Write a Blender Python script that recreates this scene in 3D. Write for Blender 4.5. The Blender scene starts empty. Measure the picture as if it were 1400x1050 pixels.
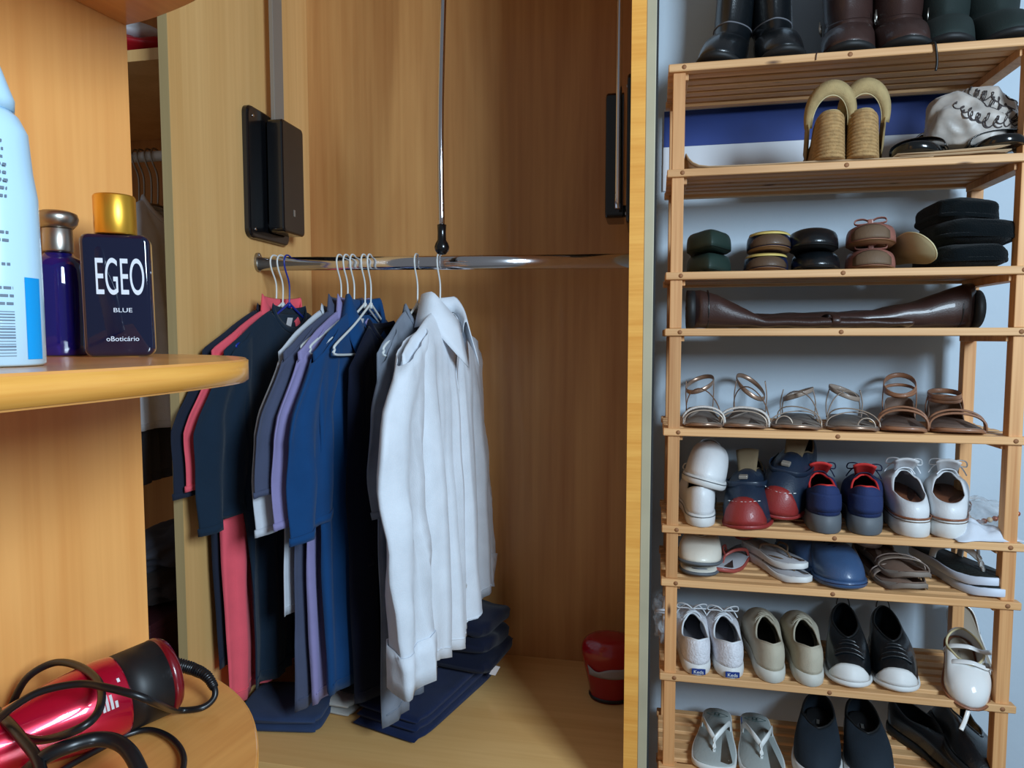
import bpy, bmesh, math, random
from mathutils import Vector, Matrix, Euler, noise
from math import sin, cos, pi, radians as R, atan2, sqrt, tan
rnd = random.Random(7)
S = bpy.context.scene
COL = S.collection
# ------------------------------------------------------------------ camera
EYE = 1.54                      # camera height above the room floor (m)
F = 924.0                       # focal length in pixels of a 1400 px wide frame
PITCH = R(3.84)
cam = bpy.data.cameras.new('camera')
cam.sensor_fit = 'HORIZONTAL'; cam.sensor_width = 36; cam.lens = 36 * F / 1400
cam.clip_start = 0.02
camo = bpy.data.objects.new('camera', cam); COL.objects.link(camo)
camo.location = (0, 0, EYE); camo.rotation_euler = (pi/2 - PITCH, 0, 0)
S.camera = camo
# ------------------------------------------------------------------ world, light, exposure
wd = bpy.data.worlds.new('world'); S.world = wd; wd.use_nodes = True
wd.node_tree.nodes['Background'].inputs[0].default_value = (0.70, 0.74, 0.80, 1)
wd.node_tree.nodes['Background'].inputs[1].default_value = 0.20
def area(name, loc, target, sx, sy, power, col):
    l = bpy.data.lights.new(name, 'AREA'); l.shape = 'RECTANGLE'; l.size = sx; l.size_y = sy
    l.energy = power; l.color = col
    o = bpy.data.objects.new(name, l); COL.objects.link(o); o.location = loc
    o.rotation_euler = (Vector(target) - Vector(loc)).to_track_quat('-Z', 'Y').to_euler()
    return o
area('window_daylight', (1.15, -0.75, EYE + 0.62), (0.2, 1.4, EYE - 0.1), 0.55, 0.70, 62, (0.66, 0.84, 1.0))
S.view_settings.view_transform = 'Standard'; S.view_settings.look = 'None'
S.view_settings.gamma = 1; S.view_settings.exposure = 0.0
S.view_settings.use_curve_mapping = False
# ------------------------------------------------------------------ colour + materials
def lin(c):
    return tuple((x/255/12.92) if x/255 <= 0.04045 else ((x/255+0.055)/1.055)**2.4 for x in c) + (1,)
def newmat(name):
    m = bpy.data.materials.new(name); m.use_nodes = True
    return m, m.node_tree, m.node_tree.nodes['Principled BSDF']
def mat(name, c, rough=0.5, metal=0.0, bump=0.0, bscale=200, var=0.0, vscale=12, coat=0.0, sheen=0.0, trans=0.0, alpha=1.0, spec=None):
    m, nt, b = newmat(name); N = nt.nodes; L = nt.links
    b.inputs['Base Color'].default_value = lin(c); b.inputs['Roughness'].default_value = rough
    b.inputs['Metallic'].default_value = metal
    b.inputs['Coat Weight'].default_value = coat
    if sheen: b.inputs['Sheen Weight'].default_value = sheen
    if trans: b.inputs['Transmission Weight'].default_value = trans
    if alpha < 1: b.inputs['Alpha'].default_value = alpha
    if spec is not None: b.inputs['Specular IOR Level'].default_value = spec
    tc = N.new('ShaderNodeTexCoord')
    if var:
        n = N.new('ShaderNodeTexNoise'); n.inputs['Scale'].default_value = vscale; n.inputs['Detail'].default_value = 4
        L.new(tc.outputs['Object'], n.inputs['Vector'])
        r = N.new('ShaderNodeValToRGB'); r.color_ramp.elements[0].position = 0.3; r.color_ramp.elements[1].position = 0.7
        a = lin(c)
        r.color_ramp.elements[0].color = tuple(x*(1-var) for x in a[:3]) + (1,)
        r.color_ramp.elements[1].color = tuple(min(1, x*(1+var)) for x in a[:3]) + (1,)
        L.new(n.outputs['Fac'], r.inputs['Fac']); L.new(r.outputs['Color'], b.inputs['Base Color'])
    if bump:
        n = N.new('ShaderNodeTexNoise'); n.inputs['Scale'].default_value = bscale; n.inputs['Detail'].default_value = 3
        L.new(tc.outputs['Object'], n.inputs['Vector'])
        bp = N.new('ShaderNodeBump'); bp.inputs['Strength'].default_value = bump; bp.inputs['Distance'].default_value = 0.002
        L.new(n.outputs['Fac'], bp.inputs['Height']); L.new(bp.outputs['Normal'], b.inputs['Normal'])
    return m
def wood(name, c0, c1, scale=(14, 14, 0.8), rough=0.42, coat=0.12, fig=0.5, rand=0.0, knots=False, detail=5, darker=None):
    m, nt, b = newmat(name); N = nt.nodes; L = nt.links
    tc = N.new('ShaderNodeTexCoord'); mp = N.new('ShaderNodeMapping'); mp.inputs['Scale'].default_value = scale
    oi = N.new('ShaderNodeObjectInfo')
    add = N.new('ShaderNodeVectorMath'); add.operation = 'ADD'
    mul = N.new('ShaderNodeMath'); mul.operation = 'MULTIPLY'; mul.inputs[1].default_value = 37.0
    L.new(oi.outputs['Random'], mul.inputs[0])
    L.new(tc.outputs['Object'], add.inputs[0]); L.new(mul.outputs[0], add.inputs[1])
    L.new(add.outputs[0], mp.inputs['Vector'])
    n = N.new('ShaderNodeTexNoise'); n.inputs['Scale'].default_value = 1.0; n.inputs['Detail'].default_value = detail
    n.inputs['Distortion'].default_value = fig
    L.new(mp.outputs[0], n.inputs['Vector'])
    mp2 = N.new('ShaderNodeMapping'); mp2.inputs['Scale'].default_value = tuple(s*9 if s > 4 else s*2.5 for s in scale)
    L.new(add.outputs[0], mp2.inputs['Vector'])
    n2 = N.new('ShaderNodeTexNoise'); n2.inputs['Scale'].default_value = 1.0; n2.inputs['Detail'].default_value = 3
    L.new(mp2.outputs[0], n2.inputs['Vector'])
    mx = N.new('ShaderNodeMix'); mx.inputs[0].default_value = 0.35
    L.new(n.outputs['Fac'], mx.inputs[2]); L.new(n2.outputs['Fac'], mx.inputs[3])
    r = N.new('ShaderNodeValToRGB'); r.color_ramp.elements[0].position = 0.34; r.color_ramp.elements[1].position = 0.66
    r.color_ramp.elements[0].color = lin(c0); r.color_ramp.elements[1].color = lin(c1)
    L.new(mx.outputs[0], r.inputs['Fac'])
    out = r.outputs['Color']
    if knots:
        mk = N.new('ShaderNodeMapping'); mk.inputs['Scale'].default_value = tuple(22 if s > 4 else 6 for s in scale)
        L.new(add.outputs[0], mk.inputs['Vector'])
        v = N.new('ShaderNodeTexVoronoi'); v.inputs['Scale'].default_value = 1.0
        L.new(mk.outputs[0], v.inputs['Vector'])
        kr = N.new('ShaderNodeValToRGB'); kr.color_ramp.elements[0].position = 0.03; kr.color_ramp.elements[1].position = 0.11
        L.new(v.outputs['Distance'], kr.inputs['Fac'])
        km = N.new('ShaderNodeMix'); km.data_type = 'RGBA'
        L.new(kr.outputs['Color'], km.inputs[0]); km.inputs[6].default_value = lin((88, 52, 28)); L.new(out, km.inputs[7])
        out = km.outputs[2]
    if rand:
        hs = N.new('ShaderNodeHueSaturation'); mr = N.new('ShaderNodeMapRange')
        mr.inputs[3].default_value = 1 - rand; mr.inputs[4].default_value = 1 + rand
        L.new(oi.outputs['Random'], mr.inputs[0]); L.new(mr.outputs[0], hs.inputs['Value']); L.new(out, hs.inputs['Color'])
        out = hs.outputs['Color']
    L.new(out, b.inputs['Base Color'])
    b.inputs['Roughness'].default_value = rough; b.inputs['Coat Weight'].default_value = coat
    bp = N.new('ShaderNodeBump'); bp.inputs['Strength'].default_value = 0.08; bp.inputs['Distance'].default_value = 0.001
    L.new(n2.outputs['Fac'], bp.inputs['Height']); L.new(bp.outputs['Normal'], b.inputs['Normal'])
    return m
M = {}
M['beech'] = wood('beech_veneer_warm', (228, 154, 80), (244, 176, 100), scale=(16, 16, 1.1), fig=0.6)
M['beech_h'] = wood('beech_veneer_shelf', (214, 142, 72), (236, 170, 94), scale=(3, 16, 16), fig=0.6, rough=0.3, coat=0.3)
M['beech_edge'] = wood('beech_edge_band', (224, 150, 62), (244, 180, 88), scale=(4, 4, 40), rough=0.35, coat=0.2)
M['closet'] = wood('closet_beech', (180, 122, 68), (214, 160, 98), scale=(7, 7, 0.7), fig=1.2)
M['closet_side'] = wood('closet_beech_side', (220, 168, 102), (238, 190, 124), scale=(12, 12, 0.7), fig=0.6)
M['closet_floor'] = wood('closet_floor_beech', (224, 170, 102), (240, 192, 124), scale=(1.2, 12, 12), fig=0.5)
M['greyedge'] = wood('aged_beech_edge', (176, 150, 102), (192, 166, 116), scale=(20, 20, 1))
M['pine'] = wood('pine_slat', (200, 146, 92), (234, 186, 132), scale=(1.6, 30, 30), rough=0.6, coat=0.0, rand=0.10, knots=True, fig=0.8)
M['pine_v'] = wood('pine_post', (188, 128, 76), (226, 174, 118), scale=(30, 30, 1.6), rough=0.6, coat=0.0, rand=0.14, knots=True, fig=0.8)
M['knot'] = mat('wood_plug', (150, 100, 62), 0.7)
M['wall'] = mat('painted_wall', (190, 204, 216), 0.85, bump=0.25, bscale=60, var=0.05, vscale=3)
M['floor'] = mat('room_floor_tile', (120, 112, 104), 0.5)
M['trim'] = mat('pale_trim', (176, 166, 138), 0.5, var=0.1, vscale=8)
M['gap'] = mat('dark_gap', (40, 40, 42), 0.9)
M['blue_stripe'] = mat('blue_paint', (18, 52, 128), 0.6, var=0.08)
M['board_white'] = mat('white_board', (212, 214, 220), 0.5)
M['chrome'] = mat('chrome', (225, 225, 230), 0.12, 1.0)
M['chrome_dull'] = mat('zinc_metal', (165, 160, 152), 0.35, 1.0)
M['greymetal'] = mat('grey_metal', (150, 142, 132), 0.45, 0.3)
M['blackplastic'] = mat('black_plastic', (14, 15, 18), 0.22, coat=0.4)
M['blackmatte'] = mat('black_matte_plastic', (20, 20, 22), 0.5)
M['plastic_white'] = mat('white_plastic', (225, 228, 226), 0.35)
M['plastic_blue'] = mat('blue_plastic', (24, 50, 150), 0.3)
# ------------------------------------------------------------------ object helpers
def link(o, parent=None):
    COL.objects.link(o)
    if parent is not None: o.parent = parent
    return o
def tag(o, label=None, cat=None, group=None, kind=None):
    if label: o['label'] = label
    if cat: o['category'] = cat
    if group: o['group'] = group
    if kind: o['kind'] = kind
    return o
def thing(name, label, cat, loc=(0, 0, 0), rot=(0, 0, 0), group=None):
    o = bpy.data.objects.new(name, None); COL.objects.link(o); o.empty_display_size = 0.02
    o.location = loc; o.rotation_euler = rot
    return tag(o, label, cat, group)
def mesh(name, vs, fs, m, parent=None, smooth=True, solid=0, sub=0, weld=False, loc=None, label=None, offset=-1):
    me = bpy.data.meshes.new(name); me.from_pydata([tuple(v) for v in vs], [], fs)
    bm = bmesh.new(); bm.from_mesh(me)
    if weld: bmesh.ops.remove_doubles(bm, verts=bm.verts, dist=0.0003)
    bmesh.ops.recalc_face_normals(bm, faces=bm.faces)
    for f in bm.faces: f.smooth = smooth
    bm.to_mesh(me); bm.free()
    ms = m if isinstance(m, (list, tuple)) else [m]
    for k in ms: me.materials.append(k)
    o = bpy.data.objects.new(name, me); link(o, parent)
    if loc is not None: o.location = loc
    if solid:
        s = o.modifiers.new('solid', 'SOLIDIFY'); s.thickness = solid; s.offset = offset
    if sub:
        s = o.modifiers.new('sub', 'SUBSURF'); s.levels = sub; s.render_levels = sub
    if label: o['label'] = label
    return o
def box(name, x0, x1, y0, y1, z0, z1, m, parent=None, bev=0.001, label=None, seg=2):
    bm = bmesh.new(); bmesh.ops.create_cube(bm, size=1)
    cx, cy, cz = (x0+x1)/2, (y0+y1)/2, (z0+z1)/2
    for v in bm.verts:
        v.co = Vector((v.co.x*(x1-x0), v.co.y*(y1-y0), v.co.z*(z1-z0)))
    if bev: bmesh.ops.bevel(bm, geom=bm.edges[:], offset=bev, segments=seg, affect='EDGES', profile=0.5)
    me = bpy.data.meshes.new(name); bm.to_mesh(me); bm.free(); me.materials.append(m)
    o = bpy.data.objects.new(name, me); link(o, parent); o.location = (cx, cy, cz)
    if label: o['label'] = label
    return o
def loft(rings, closed=True, cap0=False, cap1=False):
    n = len(rings[0]); vs = [v for r in rings for v in r]; fs = []
    m = n if closed else n-1
    for i in range(len(rings)-1):
        for j in range(m):
            fs.append((i*n+j, i*n+(j+1) % n, (i+1)*n+(j+1) % n, (i+1)*n+j))
    if cap0: fs.append(tuple(range(n)))
    if cap1: fs.append(tuple((len(rings)-1)*n + k for k in range(n)))
    return vs, fs
def catmull(pts, k=6, closed=False):
    P = [Vector(p) for p in pts]; n = len(P); out = []
    segs = n if closed else n-1
    for i in range(segs):
        if closed: a, b, c, d = P[(i-1) % n], P[i], P[(i+1) % n], P[(i+2) % n]
        else: a, b, c, d = P[max(i-1, 0)], P[i], P[i+1], P[min(i+2, n-1)]
        for j in range(k):
            t = j/k
            out.append(0.5*((2*b)+(c-a)*t+(2*a-5*b+4*c-d)*t*t+(3*b-a-3*c+d)*t**3))
    if not closed: out.append(P[-1].copy())
    return out
def frames(P, closed=False, up=None):
    n = len(P); T = []
    for i in range(n):
        if closed: t = P[(i+1) % n]-P[(i-1) % n]
        else: t = P[min(i+1, n-1)]-P[max(i-1, 0)]
        T.append(t.normalized() if t.length > 1e-9 else Vector((1, 0, 0)))
    if up is not None:
        U = []
        for t in T:
            u = Vector(up); u = u - t*u.dot(t)
            if u.length < 1e-4: u = Vector((0, 0, 1)) - t*t.z
            U.append(u.normalized())
        return T, U
    u = Vector((0, 0, 1)) if abs(T[0].z) < 0.9 else Vector((1, 0, 0))
    u = (u - T[0]*u.dot(T[0])).normalized(); U = [u]
    for i in range(1, n):
        u = U[-1] - T[i]*U[-1].dot(T[i])
        U.append(u.normalized() if u.length > 1e-6 else U[-1])
    return T, U
def sweep(P, w, h=None, closed=False, up=None, seg=8, k=5, spline=True):
    """tube / ribbon: half sizes w along 'up', h across"""
    if spline: P = catmull(P, k, closed)
    P = [Vector(p) for p in P]
    T, U = frames(P, closed, up); rings = []
    n = len(P)
    for i, p in enumerate(P):
        s = i/(n-1)
        a = w(s) if callable(w) else w
        b = (h(s) if callable(h) else h) if h is not None else a
        V = T[i].cross(U[i])
        if h is not None and seg == 4:
            q = [(1, 1), (-1, 1), (-1, -1), (1, -1)]
            rings.append([p+U[i]*a*x+V*b*y for x, y in q])
        else:
            rings.append([p+U[i]*a*cos(2*pi*j/seg)+V*b*sin(2*pi*j/seg) for j in range(seg)])
    if closed: rings.append(rings[0])
    return loft(rings, True, not closed, not closed)
def tube(name, P, w, m, parent=None, h=None, closed=False, up=None, seg=8, k=5, spline=True, label=None):
    vs, fs = sweep(P, w, h, closed, up, seg, k, spline)
    return mesh(name, vs, fs, m, parent, smooth=True, weld=closed, label=label)
def multi(parts):
    V = []; Fc = []
    for vs, fs in parts:
        o = len(V); V += list(vs); Fc += [tuple(i+o for i in f) for f in fs]
    return V, Fc
def lathe(name, prof, m, parent=None, seg=40, sx=1, sy=1, loc=None, label=None, smooth=True):
    rings = [[(r*cos(2*pi*j/seg)*sx, r*sin(2*pi*j/seg)*sy, z) for j in range(seg)] for r, z in prof]
    vs, fs = loft(rings, True, True, True)
    return mesh(name, vs, fs, m, parent, smooth=smooth, loc=loc, label=label)
def text(name, s, size, m, parent, mw, ext=0.0004, label=None, align='CENTER', sx=1.0):
    c = bpy.data.curves.new(name, 'FONT'); c.body = s; c.size = size; c.extrude = ext; c.align_x = align
    t = bpy.data.objects.new(name, c); COL.objects.link(t)
    dg = bpy.context.evaluated_depsgraph_get()
    me = bpy.data.meshes.new_from_object(t.evaluated_get(dg)); bpy.data.objects.remove(t)
    for v in me.vertices: v.co.x *= sx
    me.materials.clear(); me.materials.append(m)
    o = bpy.data.objects.new(name, me); link(o, parent); o.matrix_local = mw
    if label: o['label'] = label
    return o
def copy_tree(o, parent=None):
    c = o.copy(); COL.objects.link(c)
    if parent is not None: c.parent = parent
    for ch in o.children: copy_tree(ch, c)
    return c
# ------------------------------------------------------------------ frames of reference (metres)
YAW = atan2(0.2, 1.0)
E = Vector((cos(YAW), -sin(YAW), 0)); D = Vector((sin(YAW), cos(YAW), 0))
R0 = Vector((0.311, 1.38, EYE))           # rack: left front corner at eye height
C0 = Vector((-0.6219, 1.2584, EYE))         # closet: inner left front corner at eye height
ct, st = cos(PITCH), sin(PITCH)
def solve(o, e, px, z):
    """distance along e from o of the point seen at column px (z rel. to eye)"""
    k = (px-700)/F
    return (k*(o.y*ct - z*st) - o.x)/(e.x - k*e.y*ct)
def rk(u, v, z): return R0 + E*u + D*v + Vector((0, 0, z))
def ru(px, v, z): return solve(R0 + D*v, E, px, z)
def ck(u, v, z): return C0 + E*u + D*v + Vector((0, 0, z))
def cu(px, v, z): return solve(C0 + D*v, E, px, z)
T = [None, .543, .338, .134, .0205, -.184, -.387, -.500, -.703, -.907]
# ================================================================== SETTING
def struct_box(name, origin, x0, x1, y0, y1, z0, z1, m, rotz=-YAW, bev=0.0, label=None):
    o = box(name, x0, x1, y0, y1, z0, z1, m, None, bev)
    off = Matrix.Rotation(rotz, 4, 'Z') @ o.location
    o.location = Vector((origin[0], origin[1], 0)) + off
    o.rotation_euler = (0, 0, rotz); o['kind'] = 'structure'
    if label: o['label'] = label
    return o
WV = 0.30
struct_box('floor', (0, 0), -3, 3, -1.5, 3.2, -0.05, 0, M['floor'])
struct_box('wall_back', R0, -0.115, 1.6, WV, WV+0.05, 0, 2.7, M['wall'])
struct_box('wall_closet', C0, -1.8, 1.2, 0.62, 0.66, 0, 2.7, M['wall'])
# ================================================================== SHOE RACKS
def slat_box(name, u0, u1, v0, v1, z0, z1, m, parent, proto={}):
    return box(name, u0, u1, v0, v1, z0, z1, m, parent, 0.0015, seg=1)
LEN = 0.668
def rack(tiers, foot, label):
    t = thing('shoe_rack', label, 'shoe rack', rk(0, 0, foot), (0, 0, -YAW), 'stacked pine shoe racks')
    top = tiers[0]
    for z in tiers:
        zz = z - foot
        slat_box('front_rail', 0, LEN, 0, 0.02, zz-0.0150, zz, M['pine'], t)
        slat_box('rear_rail', 0, LEN, 0.215, 0.235, zz-0.015, zz, M['pine'], t)
        for i in range(5):
            v = 0.036 + i*0.0355
            slat_box('slat', 0.0005*i, LEN-0.001*i, v, v+0.025, zz-0.010, zz-0.0005, M['pine'], t)
        for u in (0.014, LEN-0.04):
            box('cross_bar', u, u+0.026, 0.02, 0.215, zz-0.026, zz-0.0105, M['pine_v'], t, 0.001)
        for u in (0.030, LEN/2, LEN-0.024):
            p = lathe('screw_plug', [(0.0, 0.0), (0.0045, 0.0), (0.0045, 0.0006), (0, 0.0006)], M['knot'], t, seg=12)
            p.rotation_euler = (pi/2, 0, 0); p.location = (u, 0.0, zz-0.0075)
    for u in (0.0095, LEN-0.0335):
        for v in (0.0075, 0.2045):
            box('post', u, u+0.024, v, v+0.023, 0.0003, top-foot-0.0152, M['pine_v'], t, 0.0015)
    return t
rack(T[1:4], .0205, 'topmost pine slatted shoe rack of the stack, boots standing on its top')
rack(T[4:7], -.500, 'pine slatted shoe rack second from the top, holding metallic and brown sandals')
rack(T[7:10], -1.0225, 'pine slatted shoe rack third from the top, holding white lace plimsolls')
rack([-1.0225, -1.2275, -1.4305], -EYE, 'lowest pine shoe rack of the stack, standing on the floor')
# blue painted stripe with white board edge, on the wall behind the upper racks
u0 = ru(905, WV-0.004, .24); u1 = ru(1300, WV-0.004, .3) - .09
st_ = thing('wall_panel', 'white panel with a dark blue horizontal stripe on the wall behind the espadrilles', 'panel', rk(u0, WV-0.006, .395), (0, 0, -YAW))
box('panel_board', 0, u1-u0+.12, 0, 0.005, -0.038, 0.156, M['board_white'], st_, 0.0005)
box('blue_stripe', 0.001, u1-u0+.118, -0.0012, 0.0, 0.066, 0.150, M['blue_stripe'], st_, 0)
# ================================================================== CLOSET
CW, CD, FZ = 0.8265, 0.52, -0.80           # inner width, depth, floor height rel. eye
HB, HT = -EYE, 0.95
cl = thing('closet', 'open beech wardrobe compartment in which the shirts hang', 'wardrobe', C0 - Vector((0, 0, EYE)), (0, 0, -YAW))
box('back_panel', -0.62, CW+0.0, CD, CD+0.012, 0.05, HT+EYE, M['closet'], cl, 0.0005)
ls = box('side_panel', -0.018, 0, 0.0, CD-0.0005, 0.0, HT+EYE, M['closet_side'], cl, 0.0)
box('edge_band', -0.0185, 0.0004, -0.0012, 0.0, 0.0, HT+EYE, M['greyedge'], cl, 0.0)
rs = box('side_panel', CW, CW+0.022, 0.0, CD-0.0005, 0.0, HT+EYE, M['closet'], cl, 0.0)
box('edge_band', CW-0.0005, CW+0.0225, -0.0012, 0.0, 0.0, HT+EYE, M['beech_edge'], cl, 0.0, label='orange beech edge strip')
box('frame_strip', CW+0.0228, CW+0.038, 0.0, 0.02, 0.0, HT+EYE, M['trim'], cl, 0.001, label='pale worn filler strip')
box('gap_strip', CW+0.0382, CW+0.0415, 0.012, 0.022, 0.0, HT+EYE, M['gap'], cl, 0.0, label='dark joint strip')
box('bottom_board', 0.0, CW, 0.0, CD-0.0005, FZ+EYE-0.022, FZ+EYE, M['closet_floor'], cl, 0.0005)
box('top_board', -0.6, CW, 0.0, CD, HT+EYE+0.0003, HT+EYE+0.02, M['closet'], cl, 0.0005)
# drawer under the bottom board (dark joint seen at the lower edge)
box('drawer_front', 0.004, CW-0.004, 0.004, 0.022, FZ+EYE-0.28, FZ+EYE-0.034, M['closet'], cl, 0.001)
box('drawer_recess', 0.002, CW-0.002, 0.03, 0.04, FZ+EYE-0.5, FZ+EYE-0.023, M['blackmatte'], cl, 0)
# neighbouring compartment on the left (seen through the gap)
NB = thing('wardrobe_section', 'dark neighbouring wardrobe section seen through the narrow gap', 'wardrobe', C0 - Vector((0, 0, EYE)), (0, 0, -YAW))
box('side_panel', -0.62, -0.60, 0.0, CD-0.001, 0.0, HT+EYE, M['closet'], NB, 0.0)
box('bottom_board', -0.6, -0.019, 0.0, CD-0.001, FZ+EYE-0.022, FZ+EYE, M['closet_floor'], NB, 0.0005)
SHZ = .555
box('shelf_board', -0.6, -0.019, 0.06, CD-0.001, SHZ+EYE-0.022, SHZ+EYE, M['closet_side'], NB, 0.0005)
# ---------------- hanging rail
RV = 0.27
def zrel(py, y):
    a = math.atan((525-py)/F) - PITCH
    return tan(a)*y
pL = ck(0, RV, 0); pR = ck(CW, RV, 0)
pL.z = EYE + zrel(361, pL.y); pR.z = EYE + zrel(357, pR.y)
rod = thing('hanging_rail', 'chromed oval hanging rail across the closet', 'rail', pL, (0, 0, -YAW))
dv = pR-pL; dl = sqrt(dv.x**2+dv.y**2); dzr = dv.z
def oval(p):  # oval tube along local x
    rings = []
    for x in (0.002, dl-0.002):
        rings.append([(x, 0.0075*cos(a), p*0+0.0148*sin(a)+dzr*x/dl) for a in [2*pi*i/28 for i in range(28)]])
    return loft(rings, True, True, True)
vs, fs = oval(0); mesh('rail_tube', vs, fs, M['chrome'], rod)
for x, z in ((0.0, 0), (dl-0.006, dzr)):
    vs, fs = loft([[(x+a, 0.013*cos(b), z+0.021*sin(b)+0.004) for b in [2*pi*i/24 for i in range(24)]] for a in (0, 0.006)], True, True, True)
    fo = mesh('rail_flange', vs, fs, M['chrome_dull'], rod, smooth=False)
    lathe('screw', [(0, 0), (0.003, 0), (0.003, 0.001), (0, 0.001)], M['chrome'], fo, seg=10, loc=(x+0.0062, 0, z+0.02)).rotation_euler = (0, pi/2, 0)
# ---------------- wardrobe lift (two housings, arms and pull rod)
def housing(parent, sgn):
    """mechanism box on a side wall; local x points into the closet"""
    def rbox(name, y0, y1, z0, z1, x0, x1, r, m, par, label=None):
        pts = []
        for cy_, cz_, a0 in ((y1-r, z1-r, 0), (y0+r, z1-r, 90), (y0+r, z0+r, 180), (y1-r, z0+r, 270)):
            for k in range(6):
                a = R(a0+18*k); pts.append((cy_+r*cos(a), cz_+r*sin(a)))
        e = 0.004; rings = []
        for x, s in ((x0, 0), (x1-e*sgn, 0), (x1-e*.3*sgn, e*.35), (x1, e)):
            cy, cz = (y0+y1)/2, (z0+z1)/2
            rings.append([(x, y-(s if y > cy else -s), z-(s if z > cz else -s)) for y, z in pts])
        vs, fs = loft(rings, True, True, True)
        return mesh(name, vs, fs, m, par, smooth=False, label=label)
    base = rbox('base_plate', 0.0, 0.165, 0.0, 0.283, 0.0005*sgn, 0.014*sgn, 0.018, M['blackplastic'], parent)
    rbox('arm_housing', 0.062, 0.158, 0.020, 0.268, 0.022*sgn, 0.058*sgn, 0.010, M['blackplastic'], parent)
    tube('pivot_pin', [(0.01*sgn, 0.08, 0.035), (0.03*sgn, 0.08, 0.035)], 0.012, M['blackmatte'], parent, spline=False, seg=14)
    for zz in (0.02, 0.262):
        s = lathe('screw', [(0, 0), (0.0035, 0), (0.0035, 0.0012), (0, 0.0012)], M['chrome'], base, seg=10, loc=(0.0142*sgn, 0.02, zz))
        s.rotation_euler = (0, sgn*pi/2, 0)
    mk = box('release_mark', 0.0585*sgn-0.0003, 0.0585*sgn+0.0003, 0.105, 0.112, 0.06, 0.075, M['greymetal'], parent, 0)
lift = thing('wardrobe_lift', 'black and chrome pull-down wardrobe lift with a central pull rod', 'wardrobe lift', C0, (0, 0, -YAW))
hv = 0.225
hz0 = zrel(324, (C0+D*hv).y) ; 
for off, sgn in ((Vector((0, hv, hz0)), 1), (Vector((CW, hv, zrel(303, (C0+E*CW+D*hv).y))), -1)):
    have = set(lift.children)
    housing(lift, sgn)
    for o in lift.children:
        if o not in have: o.location = o.location + off
zr_ = zrel(303, (C0+E*CW+D*hv).y)
# flat steel arms going up to the carried rail
box('arm', 0.026, 0.036, hv+0.072, hv+0.112, hz0+0.25, 0.90, M['greymetal'], lift, 0.001, label='grey flat steel lift arm')
tube('arm', [(CW-0.030, hv+0.02, zr_+0.03), (CW-0.032, hv+0.06, zr_+0.30), (CW-0.034, hv+0.1, 0.9)], 0.0062, M['chrome'], lift, label='chrome lift arm')
tube('lifted_rail', [(0.03, hv+0.09, 0.9), (CW-0.03, hv+0.09, 0.9)], 0.0125, M['chrome'], lift, spline=False, seg=16)
pv = 0.20
pu = cu(604, pv, 0.2)
zb = zrel(349, ck(pu, pv, 0).y)
pr = tube('pull_rod', [(pu, pv, zb+0.045), (pu-0.0, pv, zb+0.3), (pu, pv+0.05, 0.9)], 0.0062, M['chrome'], lift, seg=14)
lathe('pull_knob', [(0, -0.0145), (0.008, -0.013), (0.0135, -0.006), (0.0150, 0.001), (0.0125, 0.009), (0.0088, 0.0145), (0.0082, 0.03), (0.0092, 0.045), (0, 0.046)], M['blackplastic'], lift, seg=24, loc=(pu, pv, zb+0.015))
# ================================================================== GARMENTS
def fab(name, c, rough=0.9, sheen=0.08, bump=0.5, bscale=900, var=0.06):
    return mat(name, c, rough, bump=bump, bscale=bscale, var=var, vscale=20, sheen=sheen, spec=0.2)
def hanger(label, px, yaw, m, group=None, w=0.19, tiltx=0.0):
    u = cu(px, RV, 0.18)
    z = (pL.z-EYE) + dzr*u/CW
    t = thing('clothes_hanger', label, 'hanger', ck(u, RV, z+0.0148), (0, 0, -YAW+pi/2-yaw), group)
    # local x: along the shoulders (+x into the closet), z=0 on top of the rail
    hook = [(0.0, -0.0, -0.105), (0.002, 0.0, -0.06), (-0.013, 0.0, -0.028), (-0.0165, 0, -0.010), (-0.010, 0, 0.0015), (0.001, 0, 0.0036), (0.011, 0, -0.001), (0.0135, 0, -0.014), (0.0135, 0, -0.027)]
    tube('hook', hook, 0.0019, m, t, seg=8, k=5)
    tube('shoulder_wire', [(-w, 0, -0.198), (-w*.97, 0, -0.188), (-w*.5, 0, -0.150), (-0.02, 0, -0.112), (0, 0, -0.103), (0.02, 0, -0.112), (w*.5, 0, -0.150), (w*.97, 0, -0.188), (w, 0, -0.198), (w*.95, 0, -0.208), (0, 0, -0.209), (-w*.95, 0, -0.208)], 0.0026, m, t, closed=True, seg=8, k=4)
    tube('twist', [(0, 0, -0.112), (0, 0, -0.1)], 0.0042, m, t, spline=False)
    return t, u, z
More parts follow.
